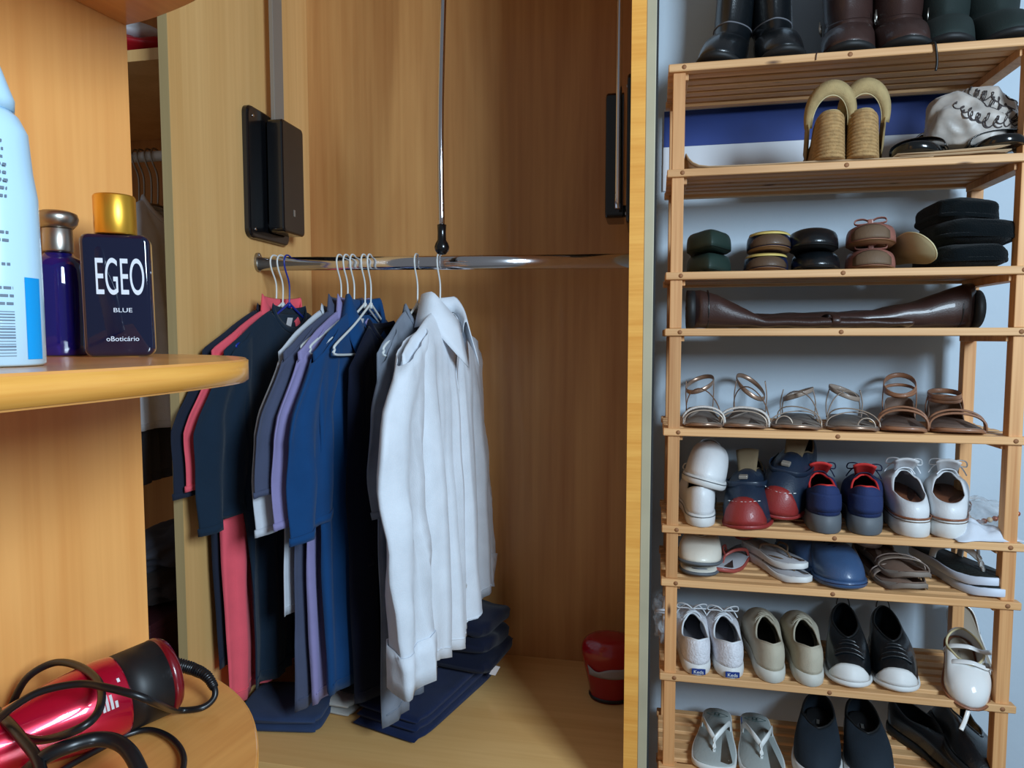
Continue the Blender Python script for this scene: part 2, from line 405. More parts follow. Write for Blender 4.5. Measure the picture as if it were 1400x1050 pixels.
def garment(name, label, cat, px, yaw, m, kind='tee', hem=-0.80, W=0.235, sl=0.30, swid=0.085, seed=1, inner=None,
            group=None, z0=-0.118, flare=0.0, amp=0.010, du=0.0, thick=0.020, hemcurve=0.0, ssplay=0.03, neckdrop=0.05, back_m=None, dv_=0.0, hemskew=0.0, nest=None, sthick=0.017, leaf=1.0):
    u = cu(px, RV, 0.18)+du
    z = (pL.z-EYE) + dzr*u/CW + 0.0148
    t = thing(name, label, cat, ck(u, RV+dv_, z), (0, 0, -YAW+pi/2-yaw), group)
    rs_ = random.Random(nest if nest is not None else seed); ph = [rs_.uniform(0, 6.28) for _ in range(8)]; nseed = nest if nest is not None else seed
    # local: x along the shoulders (+x to the back of the closet), -y faces the right (front of the shirt)
    nx_, nz_ = 44, 40
    neck = 0.068; neckth = min(0.034, thick*1.7)
    def top(x, side):
        a = abs(x)
        if a <= neck:
            f = 1-(a/neck)**2
            return z0 - (neckdrop if side < 0 else 0.008)*f**0.6
        return z0 - 0.085*((a-neck)/(W-neck))**1.15
    def surf(x, tt, side, off=0.0):
        """x in -1..1"""
        xs = x*W
        zt = top(xs, side)
        hz = hem + z0 + hemcurve*(1-x*x)*-1 + hemskew*x
        zz = zt + (hz-zt)*tt
        d = (z0-zz)
        ww = 1 - 0.05*min(1, d/0.25) + flare*d
        xe = xs*ww
        th = thick*(1+(1.2 if thick > .006 else .5)*tt)*(1-abs(x)**2.6)**0.55
        if abs(xs) > neck: th *= min(1, (tt*14)**0.6)
        else: th = max(th*min(1, (tt*14)**0.6), neckth*(1-(abs(xs)/neck)**2)**0.5*max(0, 1-tt*6)+th*min(1, tt*5)*1.0)
        g = min(1, d/0.35)**1.2
        X_ = xe/.235; wv = amp*g*(sin(13*X_+ph[0]+1.6*d)+0.6*sin(23*X_+ph[1]-2*d)+0.35*sin(41*X_+ph[2]+2.6*d))
        wv += 0.004*noise.noise(Vector((xe*13+nseed, d*8, nseed)))*min(1, d/0.1)
        ex = 0.010*g*sin(7*X_+ph[3]+d*2)
        return Vector((xs*ww+ex*0.4, side*th + wv + side*off, zz))
    nt_ = nz_
    grids = []
    for side in (-1, 1):
        rows = []
        for i in range(nt_+1):
            tt = (i/nt_)**1.35
            rows.append([surf(-1+2*j/nx_, tt, side) for j in range(nx_+1)])
        grids.append(loft(rows, False))
    vs, fs = multi(grids)
    mesh('body', vs, fs, m, t, weld=True, solid=0.0012, offset=0)
    # hem stitch bands
    for side in (-1,):
        rows = [[surf(-0.97+1.94*j/nx_, q, side, 0.0012) for j in range(nx_+1)] for q in (0.966, 0.970)]
        vs, fs = loft(rows, False); mesh('hem_seam', vs, fs, m, t, solid=0.0012, offset=0)
    # sleeves
    for sg in (-1, 1):
        rings = []; n = 22; cuffz = z0-0.075-sl
        for i in range(n+1):
            q = i/n; Q = q*sl/.3
            cx = sg*(W-0.055 + (0.02+ssplay)*min(1, Q*2.2) - 0.01*Q)
            cz = z0 - 0.070 - sl*q
            hw = swid*(0.62+0.38*min(1, Q*3)) * (1-0.30*q if kind == 'shirt' else 1-0.04*q)
            th = sthick*(1 if kind != 'shirt' else 1+0.3*q)
            ring = []
            for j in range(28):
                a = 2*pi*j/28
                X = cx + hw*cos(a)
                Y = th*sin(a)*(1+0.3*sin(3*a+ph[4])*min(1, Q)) + 0.011*sin(5.5*cos(a)*1.3+ph[5]+q*sl*8)*min(1, q*1.5)
                Y += 0.006*noise.noise(Vector((cos(a)*2+nseed, q*sl*11, sg)))*(1.5 if kind == 'shirt' else 1)
                Z = cz - 0.035*sg*cos(a)*(1-q)*1.0 + (0.018*(-sg*cos(a)))*q
                if kind == 'shirt' and q > 0.3: Y -= 0.02*(q-0.3)
                ring.append(Vector((X, Y, Z)))
            rings.append(ring)
        vs, fs = loft(rings, True)
        so = mesh('sleeve', vs, fs, m, t, solid=0.0014, offset=0)
        # hem band / cuff
        nb = 2 if kind != 'shirt' else 4
        sub = []
        for k_, ring in enumerate(rings[-nb:]):
            c = sum(ring, Vector())/len(ring)
            sub.append([c+(p-c)*Vector((1.02, 1.12, 1)) if False else Vector((c.x+(p.x-c.x)*1.025, c.y+(p.y-c.y)*1.10, p.z-0.0015)) for p in ring])
        vs, fs = loft(sub, True)
        mesh('cuff' if kind == 'shirt' else 'sleeve_hem', vs, fs, m, so, solid=0.0016, offset=1)
    # collar
    def neckpt(a):   # a: -pi..pi, 0 = back centre (+y), front at +-pi
        x = neck*1.0*sin(a); side = 1 if cos(a) > 0 else -1
        base = surf(max(-1, min(1, x/W)), 0.0, side)
        return Vector((x, (neckth+.002)*cos(a), base.z+0.002))
    if kind in ('polo', 'shirt'):
        hst = 0.030 if kind == 'polo' else 0.034
        A = 2.75; n = 36; rows = []; cs = min(1, thick/.010)
        prof = [(0.0, 0.0, 0), (0.001, hst*0.6, 0), (0.003, hst, 0), (0.008, hst+0.002, 0), (0.012, hst*0.5, 0.5), (0.019, -0.012, 1), (0.023, -0.030, 1.0)]
        for o_, h_, tip in prof:
            row = []
            for j in range(n+1):
                a = -A + 2*A*j/n
                p = neckpt(a); d = Vector((sin(a), cos(a)*0.8, 0)).normalized()
                f = (abs(a)/A)**4
                q = p + d*(o_+(0.012*tip*f*leaf))*cs + Vector((0.012*(leaf-1)*tip*f*(1 if sin(a) > 0 else -1), 0, 0)) + Vector((0, 0, h_*(1-0.35*f if h_ > 0 else 1) - tip*0.042*f*leaf - 0.35*p.z*0))
                row.append(q)
            rows.append(row)
        vs, fs = loft(rows, False)
        mesh('collar', vs, fs, back_m or m, t, solid=0.0018, offset=0)
        # placket
        d1 = 0.30 if kind == 'polo' else 0.97
        rows = []
        for i in range(26):
            tt = 0.012 + (d1-0.012)*i/25
            rows.append([surf((-0.016+0.032*j/3)/W, tt, -1, 0.0022) for j in range(4)])
        vs, fs = loft(rows, False)
        pk = mesh('placket', vs, fs, m, t, solid=0.0015, offset=0)
        for i in range(3 if kind == 'polo' else 7):
            tt = 0.05 + (d1-0.06)*i/(3 if kind == 'polo' else 7)
            p = surf(0, tt, -1, 0.0040)
            b_ = lathe('button', [(0, 0), (0.0052, 0), (0.0055, 0.001), (0.004, 0.0016), (0, 0.0014)], M['button'], pk, seg=12)
            b_.location = p; b_.rotation_euler = (pi/2, 0, 0)
    else:
        rows = []
        for o_, h_ in ((0.0, -0.002), (-0.002, 0.006), (-0.004, 0.012)):
            row = []
            for j in range(40):
                a = -pi + 2*pi*j/40
                p = neckpt(a); d = Vector((sin(a), cos(a), 0))
                row.append(p + d*o_ + Vector((0, 0, h_)))
            rows.append(row)
        vs, fs = loft(rows, True); mesh('neck_rib', vs, fs, m, t, solid=0.0016, offset=0)
    # size tag inside the back of the neck
    tg = box('care_tag', -0.010, 0.010, 0.0, 0.0006, -0.03, 0, M['labelwhite'], t, 0)
    tg.location = (0, neckth-.004, z0-0.03); tg.rotation_euler = (0.25, 0, 0)
    return t
M['button'] = mat('button', (210, 210, 205), 0.4)
M['labelwhite'] = mat('white_fabric_tag', (225, 222, 225), 0.8)
M['f_black'] = fab('black_cotton', (22, 26, 32)); M['f_navydark'] = fab('dark_navy_cotton', (34, 40, 56))
M['f_coral'] = fab('coral_cotton', (248, 98, 112)); M['f_bluegreen'] = fab('dark_petrol_cotton', (26, 44, 62))
M['f_white'] = fab('white_cotton', (214, 218, 226)); M['f_slate'] = fab('slate_cotton', (78, 84, 108))
M['f_lav'] = fab('lavender_cotton', (150, 142, 188)); M['f_royal'] = fab('royal_blue_cotton', (20, 68, 118))
M['f_deepnavy'] = fab('deep_navy_cotton', (14, 20, 40)); M['f_grey'] = fab('heather_grey_jersey', (138, 146, 160), bump=0.8, bscale=1500, var=0.18)
M['f_shirt'] = fab('white_shirt_poplin', (226, 232, 240), rough=0.7, sheen=0.1, bump=0.25, bscale=400)
W_ = 'white plastic clothes hanger'
hanger('white plastic hanger nearest the left end of the rail, holding the charcoal tee', 376, R(6.5), M['plastic_white'], 'clothes hangers on the rail')
hanger('white plastic hanger between the leftmost white hanger and the blue one', 385, R(5), M['plastic_white'], 'clothes hangers on the rail')
hanger('dark blue plastic hanger, the only blue one on the rail', 394, R(2), M['plastic_blue'], 'clothes hangers on the rail')
hanger('white hanger of the light shirt, first of the middle cluster', 465, R(2), M['plastic_white'], 'clothes hangers on the rail')
hanger('white hanger of the slate polo, second of the middle cluster', 474, R(2), M['plastic_white'], 'clothes hangers on the rail')
hanger('white hanger of the lavender polo, third of the middle cluster', 483, R(1), M['plastic_white'], 'clothes hangers on the rail')
hanger('white hanger of the royal blue polo, fourth of the middle cluster', 498, R(1), M['plastic_white'], 'clothes hangers on the rail')
hanger('white hanger of the deep navy tee, last of the middle cluster', 506, R(-2), M['plastic_white'], 'clothes hangers on the rail')
hanger('white hanger of the heather grey tee, alone on the rail', 570, R(0), M['plastic_white'], 'clothes hangers on the rail')
hanger('white hanger of the white dress shirt, last on the right of the rail', 601, R(2), M['plastic_white'], 'clothes hangers on the rail')
G_ = 'shirts hanging on the rail'
N1 = dict(nest=3, group=G_, thick=.0045, sthick=.0050, amp=.009)
garment('tee_shirt', 'charcoal black tee, leftmost shirt on the rail, against the side panel', 'shirt', 376, R(5), M['f_navydark'], 'tee', hem=-0.72, sl=0.27, seed=3, flare=-.05, **N1)
garment('polo_shirt', 'coral red polo shirt between the two black tees', 'shirt', 385, R(4), M['f_coral'], 'polo', hem=-0.80, sl=0.255, seed=5, swid=0.078, flare=-.05, **N1)
garment('tee_shirt', 'black tee on the dark blue hanger', 'shirt', 395, R(2.6), M['f_bluegreen'], 'tee', hem=-0.79, sl=0.335, seed=8, W=0.235, flare=-.36, **N1)
N2 = dict(nest=19, group=G_, thick=.0045, sthick=.0052, amp=.008)
garment('polo_shirt', 'thin white shirt hanging between the black tee and the slate polo', 'shirt', 461, R(5.2), M['f_white'], 'tee', W=.222, hem=-0.60, sl=0.335, seed=11, swid=0.08, **N2)
garment('polo_shirt', 'slate grey polo shirt with a stand-up collar', 'shirt', 473, R(4.6), M['f_slate'], 'polo', hem=-0.795, sl=0.255, seed=13, W=0.243, flare=-.14, **N2)
garment('polo_shirt', 'lavender polo shirt between the slate and the royal blue polos', 'shirt', 484, R(3.2), M['f_lav'], 'polo', hem=-0.785, sl=0.315, seed=17, swid=0.082, flare=-.18, **N2)
garment('polo_shirt', 'royal blue polo shirt with an open collar', 'shirt', 499, R(2), M['f_royal'], 'polo', hem=-0.765, sl=0.34, seed=19, W=0.235, flare=-.22, nest=19, group=G_, thick=.010, sthick=.009, amp=.009, neckdrop=.085, leaf=2.1)
garment('tee_shirt', 'deep navy sweater hanging behind the open collar of the royal blue polo', 'shirt', 522, R(1), M['f_deepnavy'], 'tee', hem=-0.76, sl=0.40, seed=19, nest=19, group=G_, thick=0.012, W=.165, swid=.045, sthick=.012, ssplay=-.02, amp=.008, z0=-.150)
garment('tee_shirt', 'heather grey long tee next to the white dress shirt', 'shirt', 569, R(0), M['f_grey'], 'tee', hem=-0.80, sl=0.30, seed=29, group=G_, W=0.222, thick=.010, sthick=.008, nest=31, amp=.008, swid=.06, ssplay=.0)
garment('dress_shirt', 'white long-sleeved dress shirt, rightmost on the rail', 'shirt', 607, R(1), M['f_shirt'], 'shirt', hem=-0.65, sl=0.60, seed=31, nest=31, group=G_, W=0.252, amp=0.012, thick=0.022, sthick=.019, hemcurve=0.05, swid=0.10)
# ---------------- folded clothes and the red pot on the closet floor
def folded(name, label, cat, u, v, lx, ly, h, m, rot=0, layers=2, z=FZ, seed=1, group=None, slope=0.0, noise_=0.004, part='layer'):
    t = thing(name, label, cat, ck(u, v, z+0.0006), (0, 0, -YAW+rot), group)
    lh = h/layers; zb = 0
    for k in range(layers):
        rs_ = random.Random(seed*10+k); sx, sy = lx*(1-0.03*k)*rs_.uniform(.96, 1), ly*(1-0.03*k)*rs_.uniform(.96, 1)
        nx_, ny_ = 26, 20; rings = []
        for i in range(ny_+1):
            yy = -1+2*i/ny_; ring = []
            for j in range(36):
                a = 2*pi*j/36
                c_, s_ = cos(a), sin(a)
                X = sx/2*(abs(c_)**0.25)*(1 if c_ > 0 else -1)*(1-abs(yy)**9)**(1/5.0) if abs(yy) < 1 else sx/2*0.93*(abs(c_)**0.25)*(1 if c_ > 0 else -1)
                Y = sy/2*yy
                thick = lh/2*(abs(s_)**0.6)*(1 if s_ > 0 else -1)*(1-abs(yy)**10*0.6)
                Z = zb + lh/2 + thick
                nz = noise.noise(Vector((X*14+seed, Y*14+k*3, 0.3)))*noise_*(1.0 if s_ > 0 or k else 0.0)
                Z = max(0.0003 if k == 0 else zb-0.001, Z + nz) + slope*(yy+1)/2*(k+1)/layers*(1 if (s_ > 0 or k > 0) else 0)
                ring.append(Vector((X+nz*0.5, Y, Z)))
            rings.append(ring)
        vs, fs = loft(rings, True, True, True)
        mesh(part, vs, fs, m, t)
        zb += lh
    return t
M['f_denim'] = fab('navy_denim', (18, 34, 72), bump=0.8, bscale=1300, var=0.15)
M['f_denim2'] = fab('grey_navy_jersey', (44, 60, 92), var=0.12)
M['f_offwhite'] = fab('off_white_knit', (188, 186, 180))
def floor_uv(px, py):
    Y = FZ/tan(math.atan((525-py)/F)-PITCH); X = (px-700)/F*(Y*ct-FZ*st)
    d = Vector((X, Y, 0)) - Vector((C0.x, C0.y, 0)); return d.dot(E), d.dot(D)
a_, b_ = floor_uv(615, 955)
jn = folded('folded_jeans', 'navy jeans folded on the closet floor under the white shirt', 'jeans', a_-0.045, b_+0.0, 0.17, 0.34, 0.045, M['f_denim'], R(-16), 3, seed=4, slope=0.010)
jn2 = folded('folded_trousers', 'rumpled navy trousers with a small white tag at the back of the jeans pile', 'trousers', a_-0.01, 0.385, 0.24, 0.18, 0.125, M['f_deepnavy'], R(-10), 3, z=FZ+0.055, seed=9, slope=-0.012, noise_=0.02)
tg = box('white_tag', -0.008, 0.008, -0.001, 0.001, -0.012, 0.012, M['labelwhite'], jn2, 0); tg.location = (0.108, -0.03, -0.006); tg.rotation_euler = (0.3, 0.4, 0.8)
a_, b_ = floor_uv(385, 985)
folded('folded_shirt', 'slate navy garment folded flat below the coral polo', 'folded clothes', a_, b_+0.03, 0.19, 0.16, 0.032, M['f_denim2'], R(8), 2, seed=6)
a_, b_ = floor_uv(442, 972)
folded('folded_shirt', 'off-white knit folded below the lavender polo', 'folded clothes', a_+0.02, b_+0.07, 0.12, 0.17, 0.028, M['f_offwhite'], R(-6), 2, seed=7)
a_, b_ = floor_uv(500, 970)
folded('folded_sweater', 'black sweater heaped under the deep navy tee', 'folded clothes', a_+0.0, b_+0.10, 0.12, 0.22, 0.06, M['f_black'], R(-4), 2, seed=12, noise_=0.012)
M['redgloss'] = mat('red_glossy_plastic', (150, 8, 22), 0.22, coat=0.5)
M['greylabel'] = mat('grey_label', (150, 145, 148), 0.5)
a_, b_ = floor_uv(832, 968)
pot = thing('red_pot', 'glossy red pot with a grey label strip in the right corner of the closet', 'pot', ck(a_+0.0, b_+0.045, FZ+0.0005), (0, 0, -YAW))
pr_ = [(0, 0), (0.038, 0), (0.041, 0.004), (0.045, 0.03), (0.054, 0.07), (0.0605, 0.105), (0.058, 0.124), (0.047, 0.137), (0.028, 0.1425), (0, 0.1435)]
PP = catmull([(r, 0, z) for r, z in pr_], 4)
lathe('vessel', [(max(p.x, 0), p.z) for p in PP], M['redgloss'], pot, seg=48, sx=1.05, sy=0.8)
lathe('dark_base', [(0, 0.0), (0.0405, 0.0), (0.0445, 0.006), (0.0445, 0.010), (0, 0.01)], M['blackmatte'], pot, seg=40, sx=1.05, sy=0.8)
rows = []
for i in range(4):
    zz = [0.062, 0.068, 0.080, 0.086][i]; row = []
    for j in range(20):
        a = R(-140+95*j/19)
        r = 0.0545+(zz-0.07)*0.2+0.0012
        dip = 0.010*math.exp(-((j-5)/3.5)**2) if i >= 2 else 0
        row.append(Vector((r*1.05*cos(a), r*0.8*sin(a), zz-dip-0.012*(1-j/19)*0)))
    rows.append(row)
vs, fs = loft(rows, False); mesh('label_strip', vs, fs, M['greylabel'], pot, solid=0.0005)
# ================================================================== NEAR LEFT CORNER SHELF UNIT
A0 = Vector((-0.414, 0.75, EYE)); NE = Vector((-0.349, -0.937, 0)); NN = Vector((0.937, -0.349, 0))
UROT = atan2(NE.y, NE.x)            # local x runs along the panel towards the viewer
def up(a, n, z): return A0 + NE*a + NN*n + Vector((0, 0, z))
UP, MD, BT = .335, -.0166, -.360    # underside of upper shelf, top of middle shelf, top of bottom shelf
un = thing('corner_shelf_unit', 'near warm beech panel with rounded shelves at the left', 'shelf unit', A0 - Vector((0, 0, EYE)), (0, 0, UROT))
# local: x = a (towards viewer), y = +n  (NE rotated +90deg is NN)
box('side_panel', 0.0, 0.62, -0.020, 0.0, 0.0, 2.45, M['beech'], un, 0.0006)
out = [(0.0, 0.0), (0.0025, 0.045), (0.018, 0.12), (0.05, 0.185), (0.10, 0.24), (0.15, 0.272), (0.24, 0.298), (0.34, 0.312), (0.45, 0.318), (0.56, 0.318)]
oc = [(p.x, p.y) for p in catmull([(a, n, 0) for a, n in out], 5)]
def shelf(name, z0, z1):
    e = 0.0015; pts = oc + [(0.56, 0.0)]
    cx, cy = 0.3, 0.15
    def ringz(z, s): return [(x+(cx-x)*s, max(0.0002, y+(cy-y)*s), z) for x, y in pts]
    vs, fs = loft([ringz(z0, 0.006), ringz(z0+e, 0), ringz(z1-e, 0), ringz(z1, 0.006)], True, True, True)
    o = mesh(name, vs, fs, M['beech_h'], un, smooth=False); o.location.z = EYE
    # edge band
    v2, f2 = loft([[(x*1.0+0.0, y+0.0004, z) for x, y in oc[3:]] for z in (z0+e, z1-e)], False)
    b = mesh('edge_band', v2, f2, M['beech_edge'], o, solid=0.0008, offset=0)
    return o
shelf('shelf_board', UP, UP+0.02); shelf('shelf_board', MD-0.0185, MD); shelf('shelf_board', BT-0.02, BT)
def at(px, py, z):
    """point seen at a pixel on the horizontal plane z (rel. to eye)"""
    Y = z/tan(math.atan((525-py)/F)-PITCH)
    return Vector(((px-700)/F*(Y*ct-z*st), Y, z+EYE))
def atY(px, z, Y): return Vector(((px-700)/F*(Y*ct-z*st), Y, z+EYE))
# ---------------- spray can
M['can'] = mat('pale_blue_can', (186, 220, 240), 0.28, coat=0.4)
M['cyan'] = mat('cyan_print', (0, 150, 220), 0.35)
M['print'] = mat('grey_print', (96, 112, 128), 0.6)
can = thing('spray_can', 'pale blue deodorant spray can with fine print, left end of the shelf', 'spray can', atY(-8, MD, 0.405) + Vector((0, 0, 0.0004)))
CR = 0.0262
lathe('can_body', [(0, 0), (CR-0.002, 0), (CR, 0.0015), (CR, 0.05), (CR-0.0005, 0.10), (CR-0.0025, 0.115), (CR-0.0032, 0.125), (CR-0.004, 0.138), (CR-0.008, 0.147), (CR-0.011, 0.15), (0, 0.15)], M['can'], can, seg=56)
lathe('cap', [(0, 0.1505), (CR-0.0102, 0.1505), (CR-0.0098, 0.157), (CR-0.0118, 0.163), (CR-0.014, 0.170), (CR-0.0165, 0.178), (CR-0.021, 0.184), (0, 0.185)], M['can'], can, seg=48)
def cyl_patch(name, a0, a1, z0, z1, m, parent, r, n=8):
    rows = [[Vector((r*cos(a0+(a1-a0)*j/n), r*sin(a0+(a1-a0)*j/n), z)) for j in range(n+1)] for z in (z0, z1)]
    vs, fs = loft(rows, False); return mesh(name, vs, fs, m, parent) if name else (vs, fs)
ab = -0.62                                          # azimuth of the right hand side of the label
cyl_patch('cyan_panel', ab+0.36, ab+0.8, 0.004, 0.052, M['cyan'], can, CR+0.0003)
ps = []
for i in range(20):
    if i in (9, 13, 16): continue
    z = 0.128 - i*0.0045 if i < 9 else 0.121 - i*0.0045
    rr = CR + 0.0003 - (0.0028 if z > 0.118 else 0.0012 if z > 0.108 else 0)
    a = ab - 1.1
    end = ab + 0.12 - (0.35 if i in (8, 12, 15) else rnd.uniform(0, 0.05))
    while a < end:
        w = rnd.uniform(0.05, 0.16); ps.append(cyl_patch(None, a, min(end, a+w), z, z+0.0016, None, None, rr, 2)); a += w+0.03
vs, fs = multi(ps); mesh('fine_print', vs, fs, M['print'], can)
ps = []; a = 0
for i in range(16):
    z = 0.006 + i*0.0017
    ps.append(cyl_patch(None, ab-0.38, ab+0.12, z, z+rnd.choice([0.0004, 0.0007, 0.001]), None, None, CR+0.0003, 6))
vs, fs = multi(ps); mesh('barcode', vs, fs, M['print'], can)
# ---------------- dark perfume bottle with gold cap
M['bluegloss'] = mat('dark_blue_glass', (10, 18, 46), 0.05, coat=1.0)
M['gold'] = mat('brushed_gold', (232, 176, 62), 0.36, 0.85)
M['lettering'] = mat('silver_lettering', (214, 222, 232), 0.4)
def rrect(w, d, r, n=6):
    P = []
    for cx, cy, a0 in ((w/2-r, d/2-r, 0), (-w/2+r, d/2-r, 90), (-w/2+r, -d/2+r, 180), (w/2-r, -d/2+r, 270)):
        for k in range(n+1):
            a = R(a0+90*k/n); P.append((cx+r*cos(a), cy+r*sin(a)))
    return P
eg = thing('perfume_bottle', 'flat dark blue perfume bottle with matte gold cap and silver lettering', 'perfume bottle', atY(167, MD, 0.625) + Vector((0, 0, 0.0004)), (0, R(-0.6), R(23)))
bw, bd, bh = 0.0555, 0.026, 0.110
def lay(w, h, r, y, n=6):
    return [Vector((x, y, z+bh/2)) for x, z in rrect(w, h, r, n)]
rings = [lay(bw-0.008, bh-0.008, 0.004, -bd/2), lay(bw-0.003, bh-0.003, 0.006, -bd/2+0.0008), lay(bw, bh, 0.0075, -bd/2+0.0035), lay(bw, bh, 0.0075, bd/2-0.0035), lay(bw-0.003, bh-0.003, 0.006, bd/2-0.0008), lay(bw-0.008, bh-0.008, 0.004, bd/2)]
vs, fs = loft(rings, True, True, True); o = mesh('glass_body', vs, fs, M['bluegloss'], eg)
FR = Matrix.Rotation(pi/2, 4, 'X')
text('brand_lettering', 'EGEO', 0.034, M['lettering'], eg, Matrix.Translation((0.003, -bd/2-0.0002, 0.056)) @ FR @ Matrix.Diagonal((0.46, 1.38, 1, 1)), 0.0002)
text('small_lettering', 'BLUE', 0.0062, M['lettering'], eg, Matrix.Translation((0.004, -bd/2-0.0002, 0.040)) @ FR @ Matrix.Diagonal((1.1, 0.9, 1, 1)), 0.0002)
text('maker_lettering', 'oBoticário', 0.0062, M['lettering'], eg, Matrix.Translation((0.003, -bd/2-0.0002, 0.014)) @ FR, 0.0002)
lathe('cap', [(0, bh+0.0003), (0.0168, bh+0.0003), (0.0172, bh+0.001), (0.0172, bh+0.034), (0.0162, bh+0.0355), (0, bh+0.0357)], M['gold'], eg, seg=48, label='matte gold cylindrical cap')
# ---------------- round shouldered cobalt bottle with silver stopper
M['cobalt'], nt_, b_ = newmat('cobalt_glass')
b_.inputs['Base Color'].default_value = (0.012, 0.008, 0.16, 1); b_.inputs['Roughness'].default_value = 0.04; b_.inputs['Coat Weight'].default_value = 0.8
b_.inputs['Transmission Weight'].default_value = 0.35
cb = thing('cologne_bottle', 'cobalt blue round shouldered cologne bottle with silver stopper', 'perfume bottle', atY(86, MD, 0.645) + Vector((0, 0, 0.0004)), (0, 0, R(35)))
pf = catmull([(0.019, 0, 0), (0.0225, 0, 0.003), (0.0235, 0, 0.02), (0.0240, 0, 0.05), (0.0236, 0, 0.075), (0.0205, 0, 0.088), (0.013, 0, 0.0945), (0.0105, 0, 0.097)], 5)
lathe('glass_body', [(0, 0)] + [(p.x, p.z) for p in pf] + [(0, 0.0972)], M['cobalt'], cb, seg=56, sx=1.02, sy=0.72)
lathe('collar', [(0, 0.0975), (0.0122, 0.0975), (0.0126, 0.099), (0.0126, 0.1185), (0.0118, 0.1195), (0, 0.1195)], M['chrome_dull'], cb, seg=40)
lathe('stopper', [(0, 0.1198), (0.0130, 0.1198), (0.0165, 0.124), (0.0178, 0.129), (0.0165, 0.1335), (0.012, 0.1355), (0, 0.136)], M['chrome_dull'], cb, seg=40, label='silver flared stopper')
# ---------------- hair dryer and cords on the bottom shelf
M['dryer_red'] = mat('metallic_crimson', (196, 10, 52), 0.25, 0.45, coat=0.7)
M['dryer_dark'] = mat('dark_crimson', (110, 4, 22), 0.3, coat=0.5)
M['cord'] = mat('black_cord_rubber', (18, 19, 22), 0.35)
Q0 = Vector((-0.332, 0.632, BT+0.038+EYE)); Q1 = Vector((-0.436, 0.500, BT+0.030+EYE))
ax = (Q1-Q0).normalized()
hd = thing('hair_dryer', 'crimson metallic hair dryer with black rear band lying on the bottom shelf', 'hair dryer', Q0, (0, 0, 0))
hd.rotation_euler = ax.to_track_quat('Z', 'Y').to_euler()
lathe('end_ring', [(0, -0.002), (0.027, -0.002), (0.0335, 0.0005), (0.0362, 0.005), (0.0362, 0.010), (0, 0.010)], M['dryer_dark'], hd, seg=56)
lathe('rear_band', [(0, 0.0102), (0.0358, 0.0102), (0.0352, 0.032), (0.0348, 0.046), (0, 0.046)], M['blackmatte'], hd, seg=56, label='matte black rear band')
pf = catmull([(0.0352, 0, 0.0462), (0.0358, 0, 0.06), (0.034, 0, 0.085), (0.029, 0, 0.115), (0.024, 0, 0.145), (0.021, 0, 0.18), (0.020, 0, 0.20)], 5)
lathe('body_shell', [(0, 0.0462)] + [(p.x, p.z) for p in pf] + [(0, 0.2)], M['dryer_red'], hd, seg=64)
lathe('switch', [(0, 0), (0.006, 0), (0.006, 0.003), (0.005, 0.0042), (0, 0.0042)], M['blackplastic'], hd, seg=20, sx=1.6, loc=(0, 0, 0)).matrix_local = Matrix.Rotation(R(200), 4, 'Z') @ Matrix.Translation((0.0353, 0, 0.07)) @ Matrix.Rotation(pi/2, 4, 'Y')
def SP(px, py, h): return at(px, py, BT+h)
mi = Matrix.LocRotScale(hd.location, hd.rotation_euler, None).inverted()
def tocam_patch():
    # small white print on the body, on the side turned to the viewer
    tc_ = mi @ Vector((0, 0, EYE)); ang = atan2(tc_.y, tc_.x); ps = []
    for i, (z, w) in enumerate([(0.0515, 0.10), (0.0515, 0.10), (0.0575, 0.16), (0.0610, 0.34), (0.0645, 0.38), (0.0675, 0.38)]):
        a0 = ang - 0.28 + (0.55 if i == 1 else 0.3 if i == 0 else 0)
        r = 0.0360
        rows = [[Vector((r*cos(a0+w*j/6), r*sin(a0+w*j/6), zz)) for j in range(7)] for zz in (z, z+0.0022)]
        ps.append(loft(rows, False))
    return multi(ps)
vs, fs = tocam_patch(); mesh('white_print', vs, fs, M['labelwhite'], hd)
def cordtube(name, pts, r, parent, m=None, seg=10, **k):
    P = [mi @ SP(*p) for p in pts]
    return tube(name, P, r, m or M['cord'], parent, seg=seg, k=7, **k)
cordtube('power_cord', [(262, 914, .030), (282, 924, .026), (293, 940, .018), (292, 955, .010), (275, 968, .006), (240, 971, .010), (214, 962, .062), (190, 952, .078), (150, 941, .084), (110, 935, .084), (60, 944, .082), (25, 962, .075), (-10, 990, .06), (-60, 1040, .03), (-120, 1100, .004)], 0.0030, hd)
sr = tube('strain_relief', [mi @ SP(218, 908, .036), mi @ SP(240, 909, .034), mi @ SP(262, 914, .030), mi @ SP(282, 924, .026), mi @ SP(293, 940, .018)], lambda s: (0.0074-0.0034*s)*(1+0.13*sin(s*170)), M['cord'], hd, seg=12, k=22)
cordtube('cord_loop', [(-30, 1035, .004), (8, 990, .012), (20, 955, .035), (40, 924, .055), (75, 906, .065), (108, 911, .07), (133, 930, .072), (139, 955, .072), (128, 982, .072), (95, 1002, .066), (52, 1012, .05), (20, 1001, .04), (-6, 975, .03), (-50, 960, .01), (-90, 980, .004)], 0.0032, hd)
cordtube('cord_loop', [(40, 1085, .004), (90, 1050, .006), (140, 1022, .006), (175, 1004, .006), (205, 998, .006), (232, 1008, .006), (249, 1028, .006), (250, 1052, .006), (235, 1090, .006)], 0.0026, hd)
cordtube('plug_lead', [(30, 1062, .035), (60, 1036, .05), (95, 1020, .055), (130, 1011, .053), (158, 1014, .05), (180, 1032, .045), (200, 1075, .03)], 0.0056, hd)
cordtube('cord_loop', [(-20, 960, .05), (8, 985, .056), (30, 1010, .055), (52, 1040, .05), (62, 1080, .04)], 0.0040, hd)
